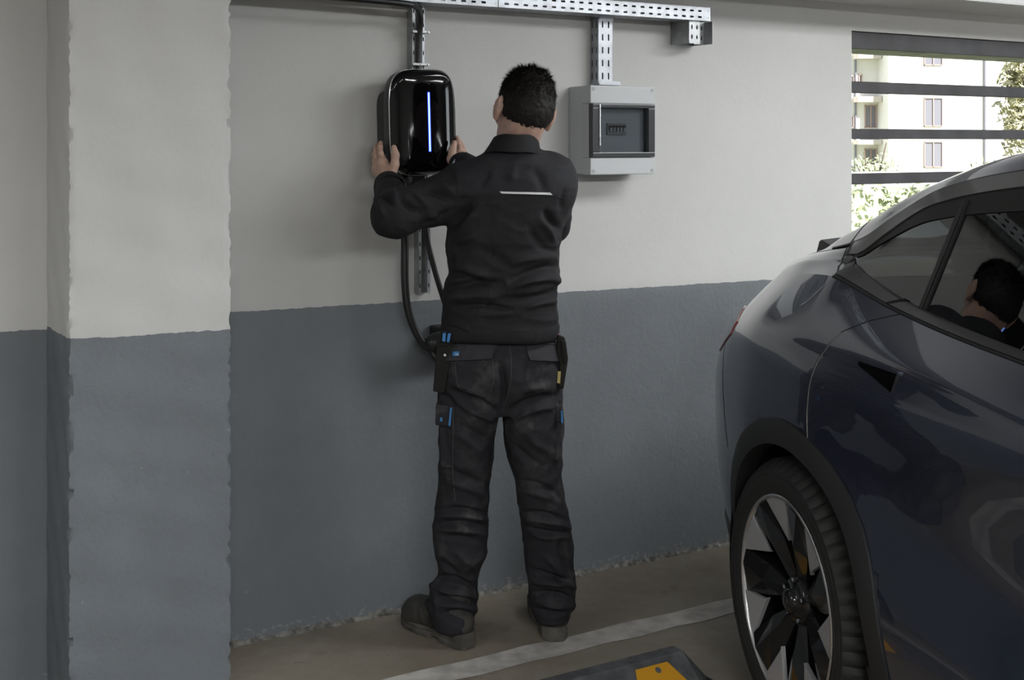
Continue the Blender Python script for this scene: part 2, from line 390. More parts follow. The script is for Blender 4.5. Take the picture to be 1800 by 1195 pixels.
for x in (1730, 1522):
    mb = MB(); fb(mb, x-1.2, x+1.2, -150, 341, (-.2 if x > 1600 else 2.3), (0 if x > 1600 else 2.5)); mb.build('downpipe', M_pane, bld)
def leaves(n, c, r, size, seed):
    g = np.random.default_rng(seed); mb = MB()
    d = g.normal(size=(n, 3)); d /= np.linalg.norm(d, axis=1)[:, None]; rr = g.random(n)**.4
    # lumpy crown
    for i in range(n):
        k = 1+.25*math.sin(d[i, 0]*5+seed)+.2*math.sin(d[i, 2]*7+d[i, 1]*4)
        p = Vector(c)+Vector(d[i]*rr[i]*k*np.array(r)); a = Vector(g.normal(size=3)).normalized(); b = a.orthogonal().normalized(); s = size*(.6+g.random()*.8)
        mb.add([p-a*s, p+b*s*.45, p+a*s, p-b*s*.45], [(0, 1, 2, 3)])
    return mb
def tree(x, d, zc, r, m, label, seed, size, n=1600):
    X = (x-PX)/F*d
    t = thing('tree', label, 'tree', (X, d, -1.0))
    mb = MB(); mb.tube([(0, 0, 0), (.1, 0, zc*.5), (-.05, 0, zc+1)], [.16, .12, .06], 8)
    for k in range(5): mb.tube([(0, 0, zc*.6+.1*k), (math.cos(k*1.3)*r[0]*.6, math.sin(k*1.3)*r[1]*.6, zc+1+.3*k)], [.06, .02], 6)
    mb.build('trunk', M_bark, t, True)
    o = leaves(n, (0, 0, zc+1), r, size, seed).build('crown', m, t)
    return t
tree(1812, 34, 2.9, (.95, 1.0, 1.9), M_leaf2, 'yellow green tree at the right edge of the view outside', 3, .11, 2600)
tree(1535, 42, 0.3, (1.0, 1.0, .75), M_leaf, 'small pale tree in front of the apartment house', 5, .10, 900)
tree(1780, 26, .25, (1.2, .9, .75), M_leaf2, 'low yellowish bush by the apartment house', 9, .08, 1500)
hg = thing('hedge', 'pale green hedge outside below the lowest slat', 'hedge', W(12, -9, -1.0), (0, 0, WROT))
g = np.random.default_rng(8); mb = MB(); mb.box(-12, 12, -.3, .3, 0, 1.85); mb.build('core', M_leaf, hg)
mb = MB()
for i in range(9000):
    p = Vector((g.uniform(-12, 12), -.3-g.random()*.12, g.uniform(0, 2.0))); a = Vector(g.normal(size=3)).normalized(); b = a.orthogonal().normalized(); s = .05+.04*g.random()
    mb.add([p-a*s, p+b*s*.5, p+a*s, p-b*s*.5], [(0, 1, 2, 3)])
o = mb.build('foliage', M_leaf, hg); o['kind'] = 'stuff'
o = MB(); wbox(o, -6, 45, -11.0, -11.3, -1.0, 1.02); o = o.build('garden_wall', M_fac); tag(o, 'long low white wall outside behind the hedge', 'wall')

# ------------------------------------------------------------------ metalwork on the wall
def perf(mbx, L, Hh, rows, pitch, slot, start, flip=False, y=0., axis='x'):
    """plate L x Hh in the local xz plane with real rounded slots"""
    n = max(1, int((L-start)/pitch)); x0 = 0
    cells = []; cellw = pitch; zedges = [0]
    rh = Hh/len(rows)
    for r, zc in enumerate(rows):
        za, zb = r*rh, (r+1)*rh
        xs = [start+k*pitch for k in range(n)]
        if start > 0: mbx.add([P3(0, za, y, axis), P3(start, za, y, axis), P3(start, zb, y, axis), P3(0, zb, y, axis)], [(0, 1, 2, 3)])
        xe = start+n*pitch
        if xe < L-1e-5: mbx.add([P3(xe, za, y, axis), P3(L, za, y, axis), P3(L, zb, y, axis), P3(xe, zb, y, axis)], [(0, 1, 2, 3)])
        for x in xs:
            cx, cz = x+pitch/2, zc; a, b = slot[0]/2, slot[1]/2
            ip = []
            for (sx, sz, an) in ((1, -1, -90), (1, 1, 0), (-1, 1, 90), (-1, -1, 180)):
                rr = min(a, b)*.98
                for t in (0, 45, 90): 
                    th = math.radians(an+t); ip.append((cx+sx*(a-rr)+rr*math.cos(th), cz+sz*(b-rr)+rr*math.sin(th)))
            oc = [(x+pitch, za), (x+pitch, zb), (x, zb), (x, za)]
            vs = [P3(*p, y, axis) for p in ip]+[P3(*p, y, axis) for p in oc]
            fs = []
            for q in range(4):
                i0 = q*3; O = 12+q
                fs += [(i0, O, i0+1), (i0+1, O, i0+2)]
                fs += [(i0+2, O, 12+(q+1) % 4, (i0+3) % 12)]
            # slot walls
            k0 = len(vs); vs += [P3(*p, y+.0022, axis) for p in ip]
            fs += [(i, (i+1) % 12, k0+(i+1) % 12, k0+i) for i in range(12)]
            mbx.add(vs, fs)
def P3(a, b, y, axis): return (a, y, b) if axis == 'x' else ((b, y, a) if axis == 'z' else (a, b, y))

def local(s, q, z): return W(s, q, z), (0, 0, WROT)
# local x along wall, local -y toward the room. horizontal trunking in two lengths, joined at x ~ 877 px
def trunking(label, s0, s1, q0, q1, z, lip=True):
    t = thing('cable_tray', label, 'cable tray', *local(s0, 0, z), group=None)
    L = s1-s0; Hh = .050; P = .0375
    mb = MB(); perf(mb, L, Hh, (.0125, .0345), P, (.0185, .007), .012, y=-q1)
    mb.v = [(x, y, zz) for (x, y, zz) in mb.v]
    mb.build('front_flange', M_galv, t)
    mb = MB(); mb2 = MB(); perf(mb2, L, q1-q0, ((q1-q0)*.25, (q1-q0)*.75), P, (.0185, .006), .012, y=0, axis='xy')
    mb2.v = [(x, -q1+y, 0) for (x, y, zz) in mb2.v]
    mb2.build('bottom_plate', M_galv, t)
    mb = MB(); mb.box(0, L, -q0-.0015, -q0, 0, Hh); mb.build('back_flange', M_galvd, t)
    mb = MB(); mb.box(0, L, -q1, -q0, Hh-.0015, Hh); mb.box(0, .001, -q1, -q0, 0, Hh); mb.box(L-.001, L, -q1, -q0, 0, Hh); mb.build('shade_lid', M_galvd, t)  # top and end plates added to darken the inside behind the slots
    for zz in (.012, .038):
        mb = MB(); mb.tube([(L-.009, -q1-.001, zz), (L-.009, -q1-.0001, zz)], .003, 10); mb.build('rivet', M_galvd, t)
    return t
def wallinv(x, y, q):
    """measured position on a plane q in front of the wall"""
    t = (x-PX)/F; ax, ay = A0.x+WN.x*q, A0.y+WN.y*q
    s = (t*ay-ax)/(WD.x-t*WD.y); Y = ay+WD.y*s
    return s, EYE-(y-PY)/F*Y
TQ = .12
sA, zA = wallinv(1249, 36, TQ); sJ, zJ = wallinv(876, 14, TQ)
zt = (zA+zJ)/2
trunking('galvanised perforated cable tray above the grey breaker box, right length', sJ+.001, sA, .018, TQ, zt)
trunking('galvanised perforated cable tray above the charger, left length', -.935, sJ-.001, .018, TQ, zt)
# hanger at the right end
sb, zb = wallinv(1197, 78, .06)
br = thing('wall_bracket', 'short perforated steel bracket under the end of the cable tray', 'bracket', *local(sb, 0, zt-.083))
mb = MB(); perf(mb, .083, .052, (.014, .038), .036, (.016, .007), .006, y=-.105, axis='z'); mb.build('front_plate', M_galvd, br)
for x in (0, .1):
    mb = MB(); mb.box(x, x+.002, -.105 if x == 0 else -.118, 0, 0, .083); mb.build('side_plate', M_galvd, br)
mb = MB(); mb2 = MB(); perf(mb2, .083, .048, (.013, .035), .036, (.016, .007), .006, y=-.072, axis='z'); mb2.v = [(x+.052, y, z) for (x, y, z) in mb2.v]; mb2.build('rear_plate', M_galvd, br)
mb = MB(); mb.box(0, .1, -.004, 0, 0, .083); mb.build('wall_plate', M_galvd, br)
# drop to the breaker box
sd0, _ = wallinv(1052, 100, .05); sd1, _ = wallinv(1077, 100, .05); _, zbox = wallinv(1060, 147, .05)
dr = thing('cable_tray', 'short vertical perforated tray dropping to the grey breaker box', 'cable tray', *local(sd0, 0, zbox))
LH = zt-zbox; wd = sd1-sd0
mb = MB(); perf(mb, LH, wd, (wd*.29, wd*.71), .0455, (.024, .006), .004, y=-.05, axis='z'); mb.build('front_flange', M_galv, dr)
mb = MB(); mb2 = MB(); perf(mb2, LH, .05, (.0125, .0375), .0455, (.024, .006), .004, y=0, axis='z'); mb2.v = [(y, -x, z) for (x, y, z) in mb2.v]; mb2.build('side_flange', M_galv, dr)
mb = MB(); mb.box(wd-.0015, wd, -.05, 0, 0, LH); mb.build('side_flange', M_galv, dr)
mb = MB(); mb.box(-.012, wd+.012, -.07, -.01, -.006, .0); mb.box(-.012, wd+.018, -.072, -.07, -.006, .008); mb.build('foot_plate', M_galv, dr, bevel=.001)
mb = MB(); mb.box(.004, wd+.002, -.052, -.05, LH-.012, LH); mb.build('collar', M_galv, dr)

mb = MB()
for k in range(3): mb.tube([W(sd0+wd*(.2+.3*k), .022, zbox+.01), W(sd0+wd*(.2+.3*k), .022, zt-.002)], .0085, 10)  # black cables added so the slots of the drop read dark
o = mb.build('slot_shade_cable', M_cable, None, True); o['kind'] = 'stuff'; o.parent = dr; o.matrix_parent_inverse = dr.matrix_basis.inverted()
# channel with the supply pipe above and below the charger
def channel(label, s, z0, z1, w_, d_):
    t = thing('cable_channel', label, 'cable channel', *local(s, 0, z0)); L = z1-z0
    mb = MB(); mb.box(-w_/2, w_/2, -.0015, 0, 0, L); mb.build('back_plate', M_galvd, t)
    for sg in (-1, 1):
        mb = MB(); x = sg*w_/2
        mb.box(min(x, x-sg*.0015), max(x, x-sg*.0015), -d_, 0, 0, L); mb.box(min(x, x-sg*.011), max(x, x-sg*.011), -d_, -d_+.0015, 0, L)
        mb.build('side_flange', M_galv if sg > 0 else M_galvd, t)
        k = 0; mb = MB(); z = .02
        while z < L-.02:
            mb = MB(); mb.box(x-sg*.006-.002, x-sg*.006+.002, -d_-.0006, -d_+.0004, z, z+.012); z += .045
            mb.build('slot', M_hole, t)
    return t
s1_, _ = wallinv(734.5, 60, .03); _, zc0 = wallinv(738, 121, .03)
ch = channel('open steel channel between the cable tray and the charger top', s1_, zc0-.02, zt, .047, .035)
for z in (.03, .135):
    mb = MB(); mb.box(-.03, .03, -.052, -.035, z, z+.007); mb.tube([(-.027, -.055, z+.003), (-.027, -.034, z+.003)], .004, 8); mb.tube([(.027, -.055, z+.003), (.027, -.034, z+.003)], .004, 8); mb.build('clamp', M_galvd, ch)
s2_, z2_ = wallinv(746, 516, .03); _, z2t = wallinv(740, 300, .03)
channel('open steel channel on the wall below the charger', s2_, z2_, z2t, .044, .030)
pipe = MB(); pts = [W(-.93, .148, zt-.004), W(-.6, .150, zt-.006), W(s1_-.12, .150, zt-.012), W(s1_-.05, .12, zt-.018), W(s1_-.012, .07, zt-.045), W(s1_-.003, .045, zt-.10), W(s1_-.002, .042, zt-.2), W(s1_-.002, .05, zc0-.03)]
pipe.tube(smoothpath(pts, 8), .0105, 12); o = pipe.build('supply_cable', M_cable, smooth=True)
tag(o, 'black supply cable running under the tray and down into the charger', 'cable')

# ------------------------------------------------------------------ breaker box
sx0, zb0 = wallinv(1038.5, 307, .135); sx1, zt1 = wallinv(1151, 152, .135); _, zt0 = wallinv(1039, 150, .135)
BW = sx1-sx0; BH = zt0-zb0
bx = thing('breaker_box', 'light grey breaker box with a smoked door on the wall', 'electrical box', *local(sx0, 0, zb0))
mb = MB(); mb.box(0, BW, -.085, 0, 0, BH); mb.build('back_body', M_boxgrey, bx, bevel=.006)
mb = MB()                                                       # front cover as a frame around the door recess
f0, f1 = .19*BH, .80*BH
mb.box(-.001, BW+.001, -.135, -.083, f1, BH+.001); mb.build('upper_cover', M_boxgrey, bx, bevel=.004)
mb = MB(); mb.box(-.001, BW+.001, -.135, -.083, -.001, f0); mb.build('lower_cover', M_boxgrey, bx, bevel=.004)
mb = MB(); mb.box(-.001, .006, -.118, -.083, f0, f1); mb.box(BW-.006, BW+.001, -.118, -.083, f0, f1); mb.box(0, BW, -.110, -.083, f0, f1); mb.build('recess_tray', M_boxgrey2, bx)
# dark door: transparent smoked plastic, a frame and a pane
M_smoke = bpy.data.materials.new('smoked_polycarbonate'); M_smoke.use_nodes = True
n = M_smoke.node_tree.nodes; l = M_smoke.node_tree.links; n.remove(n['Principled BSDF'])
tr = n.new('ShaderNodeBsdfTransparent'); tr.inputs[0].default_value = (.70, .72, .74, 1)
gl = n.new('ShaderNodeBsdfGlossy'); gl.inputs['Roughness'].default_value = .06; gl.inputs[0].default_value = (1, 1, 1, 1)
fr = n.new('ShaderNodeFresnel'); fr.inputs[0].default_value = 1.45; mx = n.new('ShaderNodeMixShader')
l.new(fr.outputs[0], mx.inputs[0]); l.new(tr.outputs[0], mx.inputs[1]); l.new(gl.outputs[0], mx.inputs[2]); l.new(mx.outputs[0], n['Material Output'].inputs[0])
M_smokef = mat('smoked_plastic_frame', (.045, .048, .052), .22)
door = None
mb = MB(); y0, y1 = -.142, -.098; fw = .018; a, b = .004, BW-.004
mb.box(a, b, y0, y1, f0+.001, f0+fw); mb.box(a, b, y0, y1, f1-fw*.8, f1-.001); mb.box(a, a+.032, y0, y1, f0+fw, f1-fw*.8); mb.box(b-.028, b, y0, y1, f0+fw, f1-fw*.8)
door = mb.build('door_frame', M_smokef, bx, bevel=.0025)
mb = MB(); mb.box(a+.031, b-.027, -.128, -.126, f0+fw-.001, f1-fw*.8+.001); mb.build('pane', M_smoke, door)
mb = MB(); mb.box(a+.026, a+.031, -.146, -.141, f0+.04, f1-.004); mb.build('hinge_bar', M_silver, door, bevel=.0015)
cxm, czm = BW*.455, BH*.515
mb = MB(); mb.box(cxm-.042, cxm+.040, -.118, -.092, czm-.020, czm+.020); bank = mb.build('breaker_bank', mat('breaker_grey', (.26, .26, .26), .5), bx, bevel=.002)
mb = MB(); mb.box(cxm-.037, cxm+.035, -.1195, -.118, czm-.006, czm+.012); mb.build('toggle_recess', M_dark, bank)
for k in range(5):
    x = cxm-.031+k*.0145; mb = MB(); mb.box(x-.0035, x+.0035, -.1255, -.118, czm-.010, czm+.004); mb.build('toggle', M_boxgrey, bank, bevel=.001)
for (x, z) in ((.012, .012), (BW-.012, .012), (.012, BH-.012), (BW-.012, BH-.012)):
    mb = MB(); mb.lathe([(.0001, -.1358), (.0022, -.1358), (.0023, -.1352), (.0045, -.1352), (.0046, -.1366), (.0066, -.1366), (.0068, -.1348)], 20, 'y', (x, 0, z)); mb.build('screw', M_boxgrey2, bx, True)

# ------------------------------------------------------------------ charger
def superq(a, b, n_, N=96, sq=1.0):
    out = []
    for k in range(N):
        t = 2*PI*k/N; c, s_ = math.cos(t), math.sin(t)
        out.append((a*math.copysign(abs(c)**(2/n_), c), b*math.copysign(abs(s_)**(2/n_), s_)))
    return out
sc0, zcc = wallinv(744.5, 214.5, .13)
chg = thing('wall_charger', 'black glossy wall charger with a glowing blue stripe', 'charger', W(sc0, 0, zcc), (0, 0, 0))
chg.rotation_euler = (Matrix.Rotation(WROT, 3, 'Z') @ Matrix.Rotation(math.radians(-1.6), 3, 'Y')).to_euler()
CW, CH = .1165, .1665
def shellrings(specs, nexp=3.4, N=96):
    """specs: (scale x, scale z, y)"""
    mb = MB(); vs = []
    for (ax, az, y) in specs: vs += [(x, y, z) for (x, z) in superq(ax, az, nexp, N)]
    fs = [(i*N+k, i*N+(k+1) % N, (i+1)*N+(k+1) % N, (i+1)*N+k) for i in range(len(specs)-1) for k in range(N)]
    mb.add(vs, fs); mb.add([(x, specs[-1][2], z) for (x, z) in superq(specs[-1][0], specs[-1][1], nexp, N)], [tuple(range(N))])
    mb.add([(x, specs[0][2], z) for (x, z) in superq(specs[0][0], specs[0][1], nexp, N)], [tuple(range(N))[::-1]])
    return mb
mb = shellrings([(.098, .102, -.002), (.102, .106, -.006), (.104, .108, -.07), (.100, .104, -.078)], 5.5); o = mb.build('back_box', M_sideplastic, chg); autosmooth(o, 40)
mb = shellrings([(CW*.90, CH*.93, -.070), (CW*.97, CH*.975, -.078), (CW*.995, CH*.995, -.10), (CW*1.0, CH*1.0, -.122)], 4.1); o = mb.build('side_shell', M_sideplastic, chg); autosmooth(o, 40)
mb = shellrings([(CW*1.0, CH*1.0, -.1215), (CW*1.012, CH*1.008, -.123), (CW*1.012, CH*1.008, -.1255), (CW*1.0, CH*1.0, -.127)], 4.1); o = mb.build('silver_rim', M_silver, chg); autosmooth(o, 40)
# domed gloss cover: flat centre, rolled sides
N = 40; vs = []; fs = []
def coverpt(u, v):
    r = max(abs(u), abs(v)); 
    # map square to superellipse
    if r < 1e-6: x = z = 0
    else:
        k = (abs(u/r)**4.1+abs(v/r)**4.1)**(-1/4.1); x = u/r*k*r*CW*.998; z = v/r*k*r*CH*.998
    xn = x/CW; zn = z/CH
    y = -.127-.030*(1-abs(xn)**4)*(1-.35*abs(zn)**12)
    edge = min(1, (1-r)/.07); y = -.127+(y+.127)*(edge**.5 if edge > 0 else 0)
    return (x, y, z)
for i in range(N+1):
    for j in range(N+1): vs.append(coverpt(math.sin((i/N*2-1)*PI/2), math.sin((j/N*2-1)*PI/2)))
fs = [(i*(N+1)+j, (i+1)*(N+1)+j, (i+1)*(N+1)+j+1, i*(N+1)+j+1) for i in range(N) for j in range(N)]
cov = mesh('front_cover', vs, fs, M_gloss, chg, True)
M_led = bpy.data.materials.new('blue_led'); M_led.use_nodes = True
n = M_led.node_tree.nodes; l = M_led.node_tree.links; e = n['Principled BSDF']; e.inputs['Base Color'].default_value = (.1, .2, .9, 1)
e.inputs['Emission Color'].default_value = (.36, .56, 1, 1); e.inputs['Emission Strength'].default_value = 2.0
M_led2 = bpy.data.materials.new('blue_led_edge'); M_led2.use_nodes = True; e = M_led2.node_tree.nodes['Principled BSDF']
e.inputs['Emission Color'].default_value = (.0, .06, 1, 1); e.inputs['Emission Strength'].default_value = 1.0; e.inputs['Base Color'].default_value = (0, 0, .3, 1)
def ystripe(x, z): 
    return -.127-.030*(1-abs(x/CW)**4)*(1-.35*abs(z/CH)**12)
for (nm, hw, off, m_, z0, z1) in (('light_strip', .0026, .0012, M_led, -.092, .092), ('light_glow', .0048, .0008, M_led2, -.094, .094)):
    vs = []; fs = []; K = 24
    for k in range(K+1):
        z = z0+(z1-z0)*k/K; x = .006
        for (dx, dy) in ((-hw, .003), (-hw, -off), (hw, -off), (hw, .003)): vs.append((x+dx, ystripe(x+dx, z)+dy, z))
    for k in range(K):
        for q in range(3): fs.append((k*4+q, k*4+q+1, (k+1)*4+q+1, (k+1)*4+q))
    fs += [(0, 1, 2, 3), (K*4, K*4+1, K*4+2, K*4+3)]
    o = mesh(nm, vs, fs, m_, chg)
    if nm == 'light_strip': tag(o, 'glowing blue white vertical stripe')
mb = MB(); y_ = ystripe(.0075, .118)-.0006                      # small chevron mark above the stripe
for (x0, z0_, x1, z1_) in ((.002, .124, .0075, .117), (.0075, .117, .013, .124)): mb.tube([(x0, y_, z0_), (x1, y_, z1_)], .0009, 6)
mb.build('mark', mat('dim_mark', (.05, .05, .055), .4), chg)
mb = MB(); mb.box(-.058, -.018, -.085, -.03, -.178, -.155); mb.build('cable_gland', M_sideplastic, chg, bevel=.005)
mb = MB(); mb.box(-.045, .02, -.11, -.02, -.20, -.160); mb.build('cable_socket', M_cable, chg, bevel=.01)

# charging cable with plug and holder
P_ = lambda x, y, q: (lambda sz: W(sz[0], q, sz[1]))(wallinv(x, y, q))
pts = [P_(716, 300, .075), P_(712.5, 340, .075), P_(711.5, 430, .075), P_(712, 500, .078), P_(718, 548, .082), P_(731, 583, .088), P_(746, 606, .095), P_(755, 613, .10)]
mb = MB(); mb.tube(smoothpath(pts, 8), .0125, 14)
cc = thing('charging_cable', 'thick black charging cable hanging from the charger to its plug', 'cable', P_(712, 430, .075))
def world_child(o, p):
    o.parent = p; o.matrix_parent_inverse = Matrix.Translation(-Vector(p.location)) if p.rotation_euler.to_quaternion().angle < 1e-6 else p.matrix_basis.inverted(); return o
world_child(mb.build('cable_sleeve', M_cable, None, True), cc)
a, b = P_(748, 606, .10), P_(792, 598, .11)
mb = MB(); mb.tube([a, a.lerp(b, .18), a.lerp(b, .35), a.lerp(b, .8), b], [.016, .027, .033, .036, .034], 20)
world_child(mb.build('plug_body', M_dark, None, True), cc)
mb = MB(); c0 = a.lerp(b, .22)+Vector((0, 0, -.02)); mb.tube([c0, c0+Vector((.02, 0, -.03)), c0+Vector((.06, .0, -.022))], [.012, .013, .012], 10); world_child(mb.build('plug_grip', M_dark, None, True), cc)
hl = MB(); sh, zh = wallinv(788, 600, .06); wbox(hl, sh-.04, sh+.06, 0, .075, zh-.05, zh+.05); o = hl.build('plug_holder', M_dark, bevel=.008); tag(o, 'black wall holder for the plug behind the hip of the worker', 'holder')
pts = [P_(744, 305, .07), P_(747, 380, .07), P_(751, 420, .072), P_(759, 455, .075), P_(770, 495, .08), P_(786, 545, .08), P_(800, 590, .07)]
mb = MB(); mb.tube(smoothpath(pts[:-1], 8), .009, 12); o = mb.build('thin_cable', M_cable, None, True); tag(o, 'thinner black cable slanting down behind the back of the worker', 'cable')

# ------------------------------------------------------------------ wheel stop
ws = thing('wheel_stop', 'dark rubber wheel stop with a yellow reflector on the floor', 'wheel stop', W(-.30, .86, .30*SL), (0, math.atan(SL), WROT))
HL = .545; xs = [(-HL, 0), (-HL+.09, 1), (HL-.085, 1), (HL, 0)]
sect = [(-.135, 0), (-.022, .088), (.02, .088), (.125, 0)]        # local y (into wall positive), z
mb = MB(); vs = []
for (x, top) in xs:
    for (y, z) in sect: vs.append((x, y, z if top else 0) if top else (x, y*.9, 0))
fs = []
for i in range(3):
    for j in range(3): fs.append((i*4+j, (i+1)*4+j, (i+1)*4+j+1, i*4+j+1))
fs += [(0, 4, 8, 12), (3, 15, 11, 7)]
mb.add(vs, [(i*4+j, (i+1)*4+j, (i+1)*4+j+1, i*4+j+1) for i in range(3) for j in range(3)]); mb.add(vs, [(0, 3, 15, 12)])
o = mb.build('rubber_block', M_blockrub, ws); autosmooth(o, 30)
def on_near(x, t, off=.0025):
    y = -.135+.113*t; z = .088*t; nrm = Vector((0, -.088, .113)).normalized(); return Vector((x, y, z))+nrm*off
for k, (xa, xb) in enumerate(((.26, .41), (-.36, -.16))):
    q = [on_near(xa-.02, .12), on_near(xb+.03, .12), on_near(xb-.02, .86), on_near(xa+.02, .86)]; r = [on_near(xa-.02, .12, -.003), on_near(xb+.03, .12, -.003), on_near(xb-.02, .86, -.003), on_near(xa+.02, .86, -.003)]
    o = mesh('reflector', q+r, [(0, 1, 2, 3), (0, 4, 5, 1), (1, 5, 6, 2), (2, 6, 7, 3), (3, 7, 4, 0)], M_yellow, ws); tag(o, 'yellow plate')
    c = (on_near((xa+xb)/2+.012, .74, .003)); mb = MB(); mb.tube([c, c+Vector((0, -.0012, .0016))], .009, 12); mb.build('bolt', M_galvd, ws)

# ------------------------------------------------------------------ car
def car_paint():
    m = bpy.data.materials.new('dark_blue_grey_car_paint'); m.use_nodes = True
    n = m.node_tree.nodes; l = m.node_tree.links; b = n['Principled BSDF']
    b.inputs['Base Color'].default_value = (.024, .031, .056, 1); b.inputs['Metallic'].default_value = .4; b.inputs['Roughness'].default_value = .26
    b.inputs['Coat Weight'].default_value = 1; b.inputs['Coat Roughness'].default_value = .02; b.inputs['Coat IOR'].default_value = 1.6
    return m
M_car = car_paint()
M_clad = mat('black_cladding', (.018, .018, .019), .55, bump=.15, bscale=500)
M_satin = mat('satin_black_trim', (.045, .045, .047), .28, metal=.6)
M_band = mat('grey_window_band', (.10, .10, .10), .3, coat=.6)
M_seal = mat('rubber_seal', (.006, .006, .006), .5)
M_gap = mat('panel_gap', (.003, .003, .004), .6)
M_roofg = mat('black_roof_glass', (.006, .006, .007), .04, coat=.5)
M_tail = mat('red_tail_lens', (.26, .06, .06), .12, coat=1)
M_tyre = mat('tyre_rubber', (.016, .016, .016), .65, bump=.1, bscale=120)
M_rimd = mat('dark_gloss_spoke', (.016, .016, .017), .2, metal=.4, coat=.4)
M_rims = mat('grey_machined_face', (.42, .42, .43), .4, metal=.35)
M_well = mat('wheel_well_felt', (.006, .006, .006), .95)
M_seat = mat('dark_seat_leather', (.055, .055, .056), .5)
M_head = mat('headliner', (.08, .08, .078), .9)
M_glass = bpy.data.materials.new('tinted_car_glass'); M_glass.use_nodes = True
n = M_glass.node_tree.nodes; l = M_glass.node_tree.links; n.remove(n['Principled BSDF'])
tr = n.new('ShaderNodeBsdfTransparent'); tr.inputs[0].default_value = (.42, .46, .45, 1)
gl = n.new('ShaderNodeBsdfGlossy'); gl.inputs['Roughness'].default_value = .0; gl.inputs[0].default_value = (1, 1, 1, 1)
fr = n.new('ShaderNodeFresnel'); fr.inputs[0].default_value = 1.85; mx = n.new('ShaderNodeMixShader')
l.new(fr.outputs[0], mx.inputs[0]); l.new(tr.outputs[0], mx.inputs[1]); l.new(gl.outputs[0], mx.inputs[2]); l.new(mx.outputs[0], n['Material Output'].inputs[0])

PHI = math.atan2(.225, .974)
CU = Vector((math.sin(PHI), -math.cos(PHI), 0)); CV = Vector((-math.cos(PHI), -math.sin(PHI), 0))   # forward, toward the visible flank
CO = Vector((.708, 3.2, 0))-CV*.93
car = thing('car', 'dark blue grey crossover car parked at the right with its flank to the worker', 'car', CO+Vector((0, 0, fz(CO))), (0, 0, math.atan2(CU.y, CU.x)))
